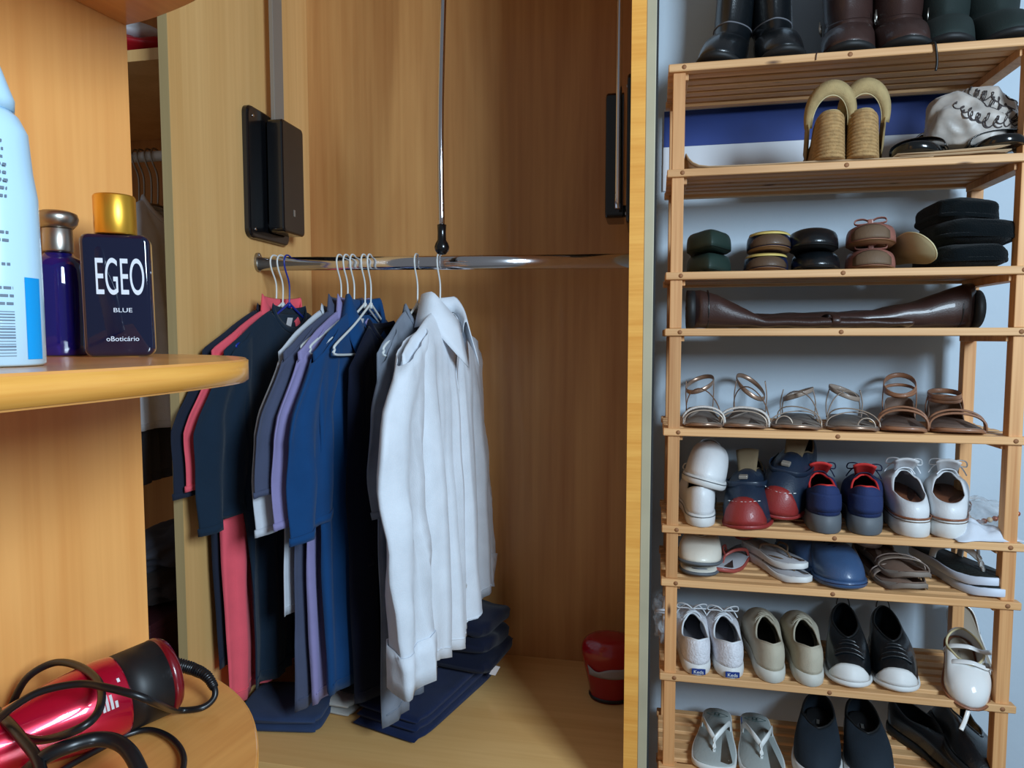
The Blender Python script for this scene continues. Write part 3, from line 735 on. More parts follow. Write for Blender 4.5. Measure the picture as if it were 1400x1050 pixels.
kn = lathe('nozzle_ring', [(0, 0.2), (0.0225, 0.2), (0.024, 0.206), (0.024, 0.224), (0, 0.224)], M['dryer_dark'], hd, seg=40)
# ---------------- contents of the dark neighbouring section
def nk(u, v, z): return ck(u, v, z)
M['darkwood'] = mat('dark_maroon_box', (54, 18, 24), 0.5)
M['f_greyn'] = fab('grey_wool', (226, 228, 234)); M['f_dkbrown'] = fab('dark_brown_wool', (52, 44, 42)); M['f_dkgrey'] = fab('charcoal_wool', (72, 74, 84))
nr = thing('hanging_rail', 'white hanging rail in the dark neighbouring section', 'rail', nk(-0.598, 0.27, 0.415), (0, 0, -YAW))
tube('rail_tube', [(0.001, 0, 0), (0.578, 0, 0)], 0.0115, M['plastic_white'], nr, spline=False, seg=20)
def nhanger(label, u):
    t = thing('clothes_hanger', label, 'hanger', nk(u, 0.27, 0.415+0.0118), (0, 0, -YAW+pi/2+R(-4)), 'steel hangers in the dark section')
    tube('hook', [(0.0, 0, -0.125), (0.002, 0.0, -0.06), (-0.012, 0, -0.028), (-0.0165, 0, -0.012), (-0.010, 0, 0.0018), (0.0, 0, 0.0034), (0.010, 0, -0.001), (0.014, 0, -0.014)], 0.0022, M['chrome_dull'], t)
    tube('shoulder_wire', [(-.19, 0, -.195), (-.1, 0, -.15), (0, 0, -.122), (.1, 0, -.15), (.19, 0, -.195), (0, 0, -.205)], 0.0024, M['chrome_dull'], t, closed=True, k=4)
nus = [cu(p, .27, .4) for p in (188, 195, 205, 214)]
for u_, l_ in zip(nus, ['steel hanger furthest left seen in the gap', 'steel hanger second from the left in the gap', 'steel hanger third from the left in the gap', 'steel hanger nearest the divider in the gap']):
    nhanger(l_, u_)
_c0, _rz, _pl = C0.copy(), dzr, pL.z
def ngarment(label, u, m, hem, sl, seed, z0=-0.135, W=0.2, kind='tee'):
    g = garment('hanging_shirt', label, 'shirt', 400, R(-3), m, kind, hem=hem, sl=sl, seed=seed, group='shirts in the dark section', W=W, z0=z0, swid=0.07, thick=0.014, ssplay=0.015)
    g.location = nk(u, 0.27, 0.4268); return g
ngarment('dark brown garment hanging leftmost in the dark section', nus[0]+.005, M['f_dkbrown'], -0.62, 0.3, 41)
ngarment('light grey garment hanging in the dark section, tallest in the gap', nus[3]+.012, M['f_greyn'], -0.50, 0.40, 43, z0=-.125, W=.215)
ngarment('charcoal garment between the brown and light grey ones in the dark section', nus[1]+.01, M['f_dkgrey'], -0.60, 0.36, 47, z0=-0.15)
rb = thing('red_bag', 'red bag with a pale rounded flap on the top shelf of the dark section', 'bag', nk(cu(200, .2, .6), 0.20, SHZ+0.0006), (0, 0, -YAW))
M['redcloth'] = mat('red_nylon', (170, 16, 32), 0.45, bump=0.6, bscale=50)
def blob(name, rx, ry, rz, m, parent, loc=(0, 0, 0), seed=0, amp=0.1, fr=2.0, flat=True, n=28, sup=1.0, creases=0.0):
    rings = []
    for i in range(n+1):
        th = -pi/2 + pi*i/n; ring = []
        for j in range(n*2):
            a = 2*pi*j/(n*2)
            d = Vector((cos(th)*cos(a), cos(th)*sin(a), sin(th)))
            k = 1 + amp*noise.noise(d*fr+Vector((seed, seed*2, 0)))
            if creases: k -= creases*abs(noise.noise(d*fr*2.3+Vector((seed*3, 1, 0))))
            ring.append(Vector((rx*d.x*k, ry*d.y*k, max(-rz*0.85, rz*d.z*k) if flat else rz*d.z*k)))
        rings.append(ring)
    vs, fs = loft(rings, True, True, True)
    return mesh(name, vs, fs, m, parent, weld=True, loc=loc)
blob('bag_body', 0.11, 0.13, 0.034, M['redcloth'], rb, (0, 0, 0.030), seed=3, amp=0.25)
blob('pale_flap', 0.07, 0.10, 0.026, M['f_greyn'], rb, (0, 0, 0.072), seed=5, amp=0.15)
db = thing('dark_box', 'dark maroon box on the floor of the dark section', 'box', nk(cu(215, .2, -.7), 0.26, FZ+0.0006), (0, 0, -YAW))
box('box_body', -0.10, 0.10, -0.2, 0.2, 0, 0.20, M['darkwood'], db, 0.003); box('box_lid', -0.102, 0.102, -0.202, 0.202, 0.2003, 0.215, M['darkwood'], db, 0.002)
pb = thing('clothes_pile', 'dark crumpled clothes heaped on the maroon box in the dark section', 'clothes', nk(cu(215, .2, -.6), 0.26, FZ+0.2155), (0, 0, -YAW))
blob('lower_garment', 0.10, 0.18, 0.05, M['f_dkbrown'], pb, (0, 0, 0.0435), seed=8, amp=0.3, fr=3)
blob('upper_garment', 0.085, 0.16, 0.045, M['f_dkgrey'], pb, (0, 0, 0.105), seed=9, amp=0.3, fr=3)
# ================================================================== SHOES
WT = {'round': [(0, 0), (.008, .22), (.03, .42), (.07, .58), (.13, .68), (.22, .72), (.35, .73), (.48, .80), (.60, .93), (.70, 1.0), (.79, .98), (.87, .86), (.93, .68), (.97, .47), (.992, .24), (1, 0)],
      'point': [(0, 0), (.008, .22), (.03, .42), (.07, .58), (.13, .66), (.22, .68), (.35, .70), (.48, .80), (.60, .93), (.68, .98), (.76, .88), (.84, .66), (.91, .42), (.96, .22), (.99, .09), (1, 0)],
      'square': [(0, 0), (.008, .3), (.03, .52), (.07, .64), (.13, .7), (.22, .72), (.35, .75), (.48, .83), (.60, .95), (.70, 1.0), (.80, 1.0), (.88, .95), (.94, .82), (.975, .62), (.993, .35), (1, 0)]}
def hwid(s, kind='round'):
    T_ = WT[kind]
    for (a, b), (c, d) in zip(T_, T_[1:]):
        if a <= s <= c: return b + (d-b)*(s-a)/(c-a)
    return 0
def interp(tab, s):
    if s <= tab[0][0]: return tab[0][1]
    for (a, b), (c, d) in zip(tab, tab[1:]):
        if a <= s <= c:
            t = (s-a)/(c-a); t = t*t*(3-2*t); return b + (d-b)*t
    return tab[-1][1]
KK = 22
def sgrid():
    ss = [(1-cos(pi*i/KK))/2 for i in range(KK+1)]
    return [(s, 1) for s in ss] + [(s, -1) for s in reversed(ss[1:-1])]
SG = sgrid()
def outline(L, W, kind='round', grow=0.0, z=0.0, curve=0.0, s0=0.0, s1=1.0):
    P = []
    for s, sd in SG:
        w = hwid(s, kind)*W/2
        k = 1 + 2*grow/W
        x = (s-0.5)*(L+2*grow); zz = z(s) if callable(z) else z
        if s0 > 0 or s1 < 1: x = (s0 + (s1-s0)*s - 0.5)*L; w = hwid(s0+(s1-s0)*s, kind)*W/2 if 0 < s < 1 else 0
        P.append(Vector((x, sd*w*k + curve*sin(pi*s), zz)))
    return P
def place(px, v, tier, ang, dz=0.0):
    z = T[tier] + dz
    u = ru(px, v, z)
    return rk(u, v, z+0.0004), u
def turn(px, ang): return -YAW+pi/2+R(ang)-0.75*(math.atan((px-700)/F)-YAW)
def sole_mesh(name, m, par, L, W, kind, ht, hh_, grow=0.002, spring=0.006, curve=0.0, arch=0.0):
    """ht: thickness at toe, hh_: at heel"""
    def top(s): return interp([(0, hh_), (.35, hh_*.8+ht*.2), (.65, ht), (1, ht)], s) + sp(s)
    def sp(s): return spring*max(0, (s-0.75)/0.25)**1.6
    def bot(s): return sp(s) + arch*math.exp(-((s-0.42)/0.13)**2)
    rs_ = [outline(L, W, kind, grow-0.003, bot, curve), outline(L, W, kind, grow, lambda s: bot(s)+0.003, curve),
           outline(L, W, kind, grow+0.001, lambda s: (bot(s)+top(s))/2, curve), outline(L, W, kind, grow-0.0002, lambda s: top(s)-0.001, curve), outline(L, W, kind, grow-0.002, top, curve)]
    vs, fs = loft(rs_, True, True, True)
    return mesh(name, vs, fs, m, par), top
def closed_shoe(name, label, px, v, tier, ang, L=.27, W=.092, kind='round', m=None, sole=(.022, .028), sole_m=None, insole_m=None,
                heel=.055, side=.045, throat=.062, op=(.03, .52), ow=.052, p=2.0, q=2.0, laces=None, tongue=None, collar=None, toe_cap=None,
                dz=0.0, pitch=0.0, roll=0.0, group=None, shaft=None, heel_patch=None, foxing=None, grow=.003, curve=0.0, spring=.006, dv=0, insole_z=.004, mirror=1, toe_line=None, cap_band=None, lace_n=5, bow=True, cat='shoe'):
    loc, u = place(px, v, tier, ang, dz)
    t = thing(name, label, cat, loc, (0, 0, 0), group)
    t.rotation_mode = 'QUATERNION'
    t.rotation_quaternion = (Matrix.Rotation(turn(px, ang), 4, 'Z') @ Matrix.Rotation(R(roll), 4, 'X') @ Matrix.Rotation(R(pitch), 4, 'Y')).to_quaternion()
    so, top = sole_mesh('sole', sole_m or M['rubber_white'], t, L, W, kind, sole[0], sole[1], grow, spring, curve)
    a0, a1 = op
    base = [Vector((P.x, P.y, P.z)) for P in outline(L, W, kind, 0.0, lambda s: top(s)-0.001, curve)]
    def rimpt(i, off=0.0):
        s, sd = SG[i]
        sx = a0 + (a1-a0)*s
        w = ow/2*max(0, sin(pi*s))**0.62*(1-0.15*s)
        z = top(sx) + interp([(0, heel), (.45, side), (.8, side*.35+throat*.65), (1, throat)], s)
        return Vector(((sx-.5)*L, sd*(w+off) + curve*sin(pi*sx), z))
    rim = [rimpt(i) for i in range(len(SG))]
    n = 12; rings = []
    for j in range(n+1):
        tt = j/n; a = tt**p; b = 1-(1-tt)**q
        ring = []
        for i, (B, Rm) in enumerate(zip(base, rim)):
            s, sd = SG[i]
            bulge = 0.004*sin(pi*tt)
            d = Vector((B.x*0.3, B.y, 0)); d = d.normalized() if d.length > 1e-6 else Vector((0, 0, 0))
            ring.append(Vector((B.x+(Rm.x-B.x)*a, B.y+(Rm.y-B.y)*a, B.z+(Rm.z-B.z)*b)) + d*bulge)
        rings.append(ring)
    if shaft:
        # ankle and leg of a boot
        prev = rim; zc = sum((r_.z for r_ in rim))/len(rim)
        ringsS = []
        for (z, xa, xb, w) in shaft:
            ring = []
            for i, (s, sd) in enumerate(SG):
                ring.append(Vector(((xa+(xb-xa)*s-.5)*L, sd*w/2*max(0, sin(pi*s))**0.6, z)))
            ringsS.append(ring)
        keys = [rim]+ringsS
        for k in range(len(keys)-1):
            for j in range(1, 4):
                f = j/3; f2 = f*f*(3-2*f)
                rings.append([A+(B-A)*Vector((f2, f2, f)) for A, B in zip(keys[k], keys[k+1])] if False else
                             [Vector((A.x+(B.x-A.x)*f2, A.y+(B.y-A.y)*f2, A.z+(B.z-A.z)*f)) for A, B in zip(keys[k], keys[k+1])])
    vs, fs = loft(rings, True)
    uo = mesh('upper', vs, fs, m, t, solid=0.0018, offset=-1)
    if insole_m is not False:
        io = outline(L, W, kind, -.008, lambda s: top(s)+insole_z, curve)
        vs, fs = loft([io, [Vector((P.x*.96, P.y*.9, P.z+.0008)) for P in io]], True, True, True)
        mesh('insole', vs, fs, insole_m or M['insole_dark'], t)
    if toe_cap:
        sel = [i for i in range(len(SG)) if SG[i][0] >= toe_cap[1]]
        rows = []
        for k_ in range(7):
            row = []
            for i in sel:
                tp_ = 1-((1-SG[i][0])/(1-toe_cap[1]))**1.3
                f_ = (toe_cap[2]-1)*(k_/6)*max(.12, tp_); j0 = int(f_); p_ = rings[j0][i].lerp(rings[min(n, j0+1)][i], f_-j0)
                row.append(p_ + Vector((0.0018 if SG[i][0] > .9 else .0008, SG[i][1]*0.0012, 0.0012)))
            rows.append(row)
        vs, fs = loft(rows, False); mesh('toe_cap', vs, fs, toe_cap[0], t, solid=0.0012, offset=1)
    if cap_band:
        sel = [i for i in range(len(SG)) if SG[i][0] >= cap_band[1]]
        rows = [[r_[i] + Vector((.0022 if SG[i][0] > .9 else .001, SG[i][1]*0.0018, 0.0022)) for i in sel] for r_ in rings[cap_band[2]:cap_band[3]]]
        vs, fs = loft(rows, False); mesh('piping_band', vs, fs, cap_band[0], t, solid=0.0015, offset=1)
    if heel_patch:
        sel = [i for i in list(range(len(SG)))[-6:] + list(range(0, 7))]
        rows = [[r_[i] + Vector((-.0016, SG[i][1]*.0004, 0)) for i in sel] for r_ in rings[1:heel_patch[1]]]
        vs, fs = loft(rows, False); mesh('heel_patch', vs, fs, heel_patch[0], t, solid=0.001, offset=1)
    if foxing:
        rs2 = [outline(L, W, kind, grow+.0012, lambda s: top(s)-.005, curve), outline(L, W, kind, grow+.0012, lambda s: top(s)-.0035, curve)]
        vs, fs = loft(rs2, True); mesh('foxing_stripe', vs, fs, foxing, t, solid=0.0008, offset=1)
    if collar:
        cr = [r_ for r_ in (rings[-1])]
        tube('collar_trim', cr, 0.0022, collar, t, closed=True, k=1, seg=8, spline=False)
    fr = [r_ for r_ in (rings[12])]
    thr = fr[KK]
    if tongue:
        rows = []
        for i in range(7):
            f = i/6; row = []
            for j in range(7):
                y = (j-3)/3
                row.append(Vector((thr.x+.012-.045*f, y*(.016+.006*f), thr.z-.004+.030*f-.006*y*y+.004)))
            rows.append(row)
        vs, fs = loft(rows, False); mesh('tongue', vs, fs, tongue, t, solid=0.003, offset=0)
    if laces:
        parts = []
        for i in range(lace_n):
            f = i/max(1, lace_n-1)
            x = thr.x + .052 - .060*f; zt = thr.z - .011 + .012*f; w = .014+.006*f
            parts.append(sweep([(x, -w, zt-.008), (x+.003, -w*.6, zt+.003), (x-.002, 0, zt+.0055), (x-.008, w*.6, zt+.003), (x-.010, w, zt-.006)], .0022, .0012, up=(1, 0, 0), k=4, seg=6))
        if bow:
            x = thr.x - .010; z = thr.z+.014
            for sd in (-1, 1):
                parts.append(sweep([(x, 0, z), (x-.006, sd*.014, z+.012), (x+.004, sd*.030, z+.010), (x+.010, sd*.032, z-.002), (x+.004, sd*.014, z), (x, 0, z)], .0014, k=5, seg=6))
                parts.append(sweep([(x, 0, z), (x+.010, sd*.012, z+.006), (x+.018, sd*.026, z-.008), (x+.022, sd*.034, z-.022)], .0014, k=5, seg=6))
        vs, fs = multi(parts); mesh('laces', vs, fs, laces, t)
    t['_top'] = top(0.0)
    del t['_top']
    return t, dict(top=top, rings=rings, rim=fr, L=L, W=W)
def leather(name, c, rough=.4, coat=.1, var=.1, bump=.25): return mat(name, c, rough, bump=bump, bscale=350, var=var, vscale=25, coat=coat)
M['rubber_white'] = mat('white_rubber', (216, 216, 214), 0.55, var=.06, vscale=30)
M['rubber_grey'] = mat('grey_rubber', (92, 98, 104), 0.6)
M['rubber_black'] = mat('black_rubber', (18, 20, 22), 0.6)
M['rubber_tan'] = mat('tan_rubber', (150, 110, 76), 0.6)
M['insole_dark'] = mat('dark_insole', (34, 32, 34), 0.85)
M['insole_brown'] = leather('brown_leather_insole', (140, 86, 58))
M['insole_grey'] = mat('grey_insole', (112, 112, 118), 0.85, bump=.3, bscale=600)
M['l_black'] = leather('black_leather', (15, 20, 24), .32, .35)
M['l_blackgreen'] = leather('black_green_suede', (22, 36, 34), .8, 0)
M['l_brownboot'] = leather('dark_brown_leather', (58, 38, 34), .42, .2)
M['l_green'] = leather('dark_green_leather', (30, 50, 44), .6, .05)
M['l_navy'] = leather('navy_leather', (20, 32, 66), .45, .1)
M['l_white'] = leather('white_leather', (222, 224, 226), .45, .1, .05)
M['l_rose'] = leather('rose_brown_leather', (150, 98, 86), .5, .1)
M['cap_brown'] = leather('brown_toe_leather', (86, 66, 50), .5, .1)
M['l_blue'] = leather('slate_blue_leather', (56, 84, 122), .42, .2)
M['c_beige'] = mat('beige_canvas', (186, 178, 158), .9, bump=.6, bscale=900, var=.07, vscale=40)
M['c_lace'] = mat('white_lace_fabric', (222, 222, 228), .9, bump=1.0, bscale=260, var=.10, vscale=180)
M['c_navy'] = mat('navy_mesh', (24, 44, 92), .8, bump=.6, bscale=700)
M['red'] = mat('red_lining', (206, 48, 44), .7)
M['yellow'] = mat('pale_gold_piping', (214, 190, 110), .5)
M['lace_white'] = mat('white_cotton_lace', (226, 230, 234), .85)
M['lace_navy'] = mat('navy_cotton_lace', (18, 26, 58), .85)
M['brown_lining'] = leather('brown_lining', (104, 82, 62), .7, 0)
# ---------------- top shelf (tier 1): boots
BO = 'boots on top of the rack'
def boot(label, px, m, W=.10, L=.27, lean=0, ang=180, shaftw=.085, h=.30, kind='round', v=.13, sole_m=None, seam=None, strap=None, pitch=0, op=(.02, .56), roll=0):
    t, i = closed_shoe('boot', label, px, v, 1, ang, L=L, W=W, kind=kind, m=m, sole=(.012, .022), sole_m=sole_m or M['rubber_black'], insole_m=False,
        heel=.080, side=.080, throat=.078, op=op, ow=shaftw*.98, p=1.15, q=1.7, shaft=[(.14, op[0]+.0, op[1]-.04, shaftw*.97), (.22, op[0]-.02, op[1]-.02, shaftw), (h, op[0]-.05, op[1]+.02, shaftw*1.1)],
        group=BO, roll=roll, pitch=pitch, cat='boot')
    R_ = i['rings']
    if seam is not None:
        tube('seam_welt', [Vector((p.x*1.0, p.y*1.02, p.z)) for p in R_[seam]], 0.0016, M['insole_grey'], t, closed=True, spline=False, seg=6)
    if strap:
        rr = R_[12]
        s_ = tube('ankle_strap', [p*1.0+Vector((0, SG[k][1]*.002, .018-.012*SG[k][0])) for k, p in enumerate(rr)], 0.009, strap, t, h=.0018, up=(0, 0, 1), closed=True, spline=False, seg=8)
        for sd in (-1, 1):
            bx = tube('buckle', [(-.048, sd*(shaftw*.5+.002), .108+.01*0), (-.030, sd*(shaftw*.5+.004), .108), (-.030, sd*(shaftw*.5+.004), .130), (-.048, sd*(shaftw*.5+.002), .130)], .0018, M['chrome_dull'], s_, closed=True, spline=False, seg=6)
    return t
boot('black leather boot with a pale ankle seam, left end of the top shelf', 988, M['l_black'], W=.092, lean=4, ang=172, seam=14, shaftw=.082, roll=-5)
boot('black leather boot with a pale ankle seam, beside the brown buckled boots', 1062, M['l_black'], W=.092, ang=184, seam=14, shaftw=.082, roll=3)
boot('dark brown buckled boot next to the black seamed boots', 1159, M['l_brownboot'], W=.098, ang=176, strap=M['l_brownboot'], shaftw=.098, roll=2)
boot('dark brown buckled boot next to the black-green boots', 1226, M['l_brownboot'], W=.098, ang=184, strap=M['l_brownboot'], shaftw=.098, roll=-2)
boot('black-green suede boot beside the brown buckled boots', 1289, M['l_blackgreen'], W=.096, ang=178, shaftw=.098)
boot('black-green suede boot at the right end of the top shelf', 1360, M['l_blackgreen'], W=.108, ang=188, shaftw=.108)
cu_ = ru(1276, 0, T[1])
hc = thing('shoelace', 'black cord hanging over the front of the top shelf', 'cord', rk(cu_, 0, T[1]), (0, 0, -YAW))
tube('cord', [(-.012, .02, .0024), (-.004, .004, .0026), (0.001, -.004, .000), (.004, -.0045, -.015), (.006, -.0042, -.035), (.0045, -.004, -.050)], .0022, M['cord'], hc)
hc2 = thing('shoelace', 'short brown lace end resting over the rail below the brown boots', 'cord', rk(ru(1117, 0, T[1]), 0, T[1]), (0, 0, -YAW))
tube('cord', [(.008, .018, .0012), (.002, .002, .0012), (-.001, -.0022, -.003), (-.002, -.0022, -.014)], .0009, M['l_brownboot'], hc2)
# ---------------- tier 2: cardboard, espadrilles, black sandals, printed cloth bag
M['card'] = mat('brown_cardboard', (176, 146, 112), .9, bump=.2, bscale=100, var=.08)
cb_ = thing('cardboard_sheet', 'long brown cardboard sheet curled up at its left end', 'cardboard', rk(0.036, 0.004, T[2]+.0005), (0, 0, -YAW))
rows = []
for j in range(2):
    y = [0, .20][j]
    rows.append([Vector((x, y, z)) for x, z in [(0, .030), (.006, .020), (.014, .012), (.026, .006), (.045, .003), (.08, .0022), (.16, .0022), (.24, .003), (.32, .0022), (.45, .0022)]])
vs, fs = loft(rows, False); mesh('sheet', vs, fs, M['card'], cb_, solid=.002, offset=0)
rows = [[Vector((x, y, z)) for x, z in [(.004, .019), (.010, .011), (.02, .006), (.04, .001), (.09, .0002)]] for y in (0.01, .18)]
vs, fs = loft(rows, False); mesh('torn_flap', vs, fs, M['card'], cb_, solid=.0016, offset=0)
cd2 = thing('cardboard_sheet', 'folded cardboard sheet under the black sandals at the right', 'cardboard', rk(ru(1228, .0, T[2]), 0.001, T[2]+.0035), (0, 0, -YAW))
rows = [[Vector((x, y, z+.006)) for x, z in [(0, .0), (.06, .0005), (.12, .003), (.16, .0055), (.19, .008)]] for y in (0.003, .2)]
vs, fs = loft(rows, False); mesh('upper_ply', vs, fs, M['card'], cd2, solid=.002, offset=0)
rows = [[Vector((x, y, z+.001)) for x, z in [(0.004, .0), (.06, .0), (.12, .001), (.19, .003)]] for y in (0, .19)]
vs, fs = loft(rows, False); mesh('lower_ply', vs, fs, M['card'], cd2, solid=.002, offset=0)
M['jute'] = mat('jute_rope', (176, 140, 92), .9, bump=1.0, bscale=500, var=.2, vscale=120)
M['c_straw'] = mat('beige_woven_fabric', (176, 152, 106), .9, bump=.8, bscale=700, var=.12, vscale=60)
M['c_cream'] = mat('cream_binding', (206, 192, 150), .8)
M['inside_blue'] = mat('dark_lining', (30, 40, 60), .8)
def espadrille(label, px, ang):
    loc, u = place(px, .10, 2, ang, 0.0045)
    t = thing('espadrille', label, 'shoe', loc, (0, 0, turn(px, ang)), 'rope wedge espadrilles')
    L, W = .235, .078
    def top(s): return interp([(0, .088), (.25, .075), (.6, .03), (1, .018)], s)
    def ins(s): return 0
    # stacked rope coils form the wedge, widest at the bottom
    n = 13; rings = []
    for k in range(n*6+1):
        f = k/(n*6); z_ = f
        r_ = outline(L, W*(1.02-.10*f), 'round', -.001+0.0034*abs(sin(pi*n*f)), 0, 0)
        rings.append([Vector((p.x + .006*f*(1 if False else 1), p.y, top(SG[i][0])*f)) for i, p in enumerate(r_)])
    vs, fs = loft(rings, True, True, True)
    mesh('rope_wedge', vs, fs, M['jute'], t)
    # insole
    io = outline(L, W*.9, 'round', -.003, lambda s: top(s)+.0012, 0); io = [p+Vector((.006, 0, 0)) for p in io]
    vs, fs = loft([io, [p+Vector((0, 0, .002)) for p in io]], True, True, True); mesh('insole', vs, fs, M['c_straw'], t)
    # slingback / heel counter band that rises far above the heel, with an open oval
    rows = []
    N = 40
    for i in range(N+1):
        a = -pi*0.93 + 2*pi*0.93*i/N      # 0 = highest point at the back
        s = abs(a)/(pi*.93)
        y = .0385*sin(a*0.5*1.05)*(1.0 if s < 2 else 1)
        hin = .088 + .058*cos(a*.5)**1.0 - .004
        x = -L/2 + .010 + .05*s**1.5
        w_ = .026*(1-s) + .012
        rows.append([Vector((x+.004*q, y*(1+.10*(1-q)*0) , hin + (q-.0)*w_ * (1 if s < .99 else 1))) for q in (0, .33, .66, 1)])
    # arch over the opening: full hoop seen from behind
    P = []
    for i in range(33):
        a = pi*i/32; P.append(Vector((-L/2+.012+.030*(1-sin(a)), .034*cos(a), .068+.052*sin(a)**.85)))
    vs, fs = sweep(P, lambda s: .0085+.0045*sin(pi*s), .0013, up=(0, 0, 1), spline=False, seg=10)
    # band width measured radially
    rows = []
    for i, p in enumerate(P):
        a = pi*i/32; rad = Vector((0, cos(a), sin(a)*1.15)); w = .010+.014*sin(a)
        rows.append([p - rad*0.002 + Vector((0, 0, 0)), p + rad*w*.5 + Vector((-.003, 0, 0)), p + rad*w + Vector((.004, 0, 0))])
    vs, fs = loft(rows, False); sb = mesh('heel_band', vs, fs, M['c_straw'], t, solid=.002, offset=0)
    tube('binding', [p-Vector((0, cos(pi*i/32), sin(pi*i/32)))*.002 for i, p in enumerate(P)], .0013, M['c_cream'], sb, spline=False, seg=6)
    # side quarters down to the wedge
    for sd in (-1, 1):
        rows = []
        for i in range(8):
            f = i/7
            rows.append([Vector((-L/2+.03+.10*f, sd*(.037-.002*f), top(.15+.4*f)-.012)), Vector((-L/2+.045+.10*f, sd*(.041-.002*f), top(.15+.4*f)+.014-.004*f)), Vector((-L/2+.047+.10*f, sd*(.034-.004*f), top(.15+.4*f)+.022*(1-f)+.012))])
        vs, fs = loft(rows, False); mesh('side_quarter', vs, fs, M['c_straw'], t, solid=.002, offset=0)
        lathe('rivet', [(0, 0), (.004, 0), (.004, .0015), (0, .002)], M['plastic_white'], t, seg=14, loc=(-L/2+.05, sd*.031, .098)).rotation_euler = (sd*pi/2, 0, 0)
    # vamp
    rows = []
    for i in range(10):
        f = i/9; s = .52+.44*f; w = hwid(s)*W*.5
        rows.append([Vector(((s-.5)*L+.006, w*cos(pi*j/12), top(s)-.002+(.040-.026*f*f)*sin(pi*j/12))) for j in range(13)])
    vs, fs = loft(rows, False); mesh('vamp', vs, fs, M['c_straw'], t, solid=.0018, offset=0)
    return t
espadrille('left rope wedge espadrille of the pair on the cardboard', 1127, 2)
espadrille('right rope wedge espadrille of the pair on the cardboard', 1177, -3)
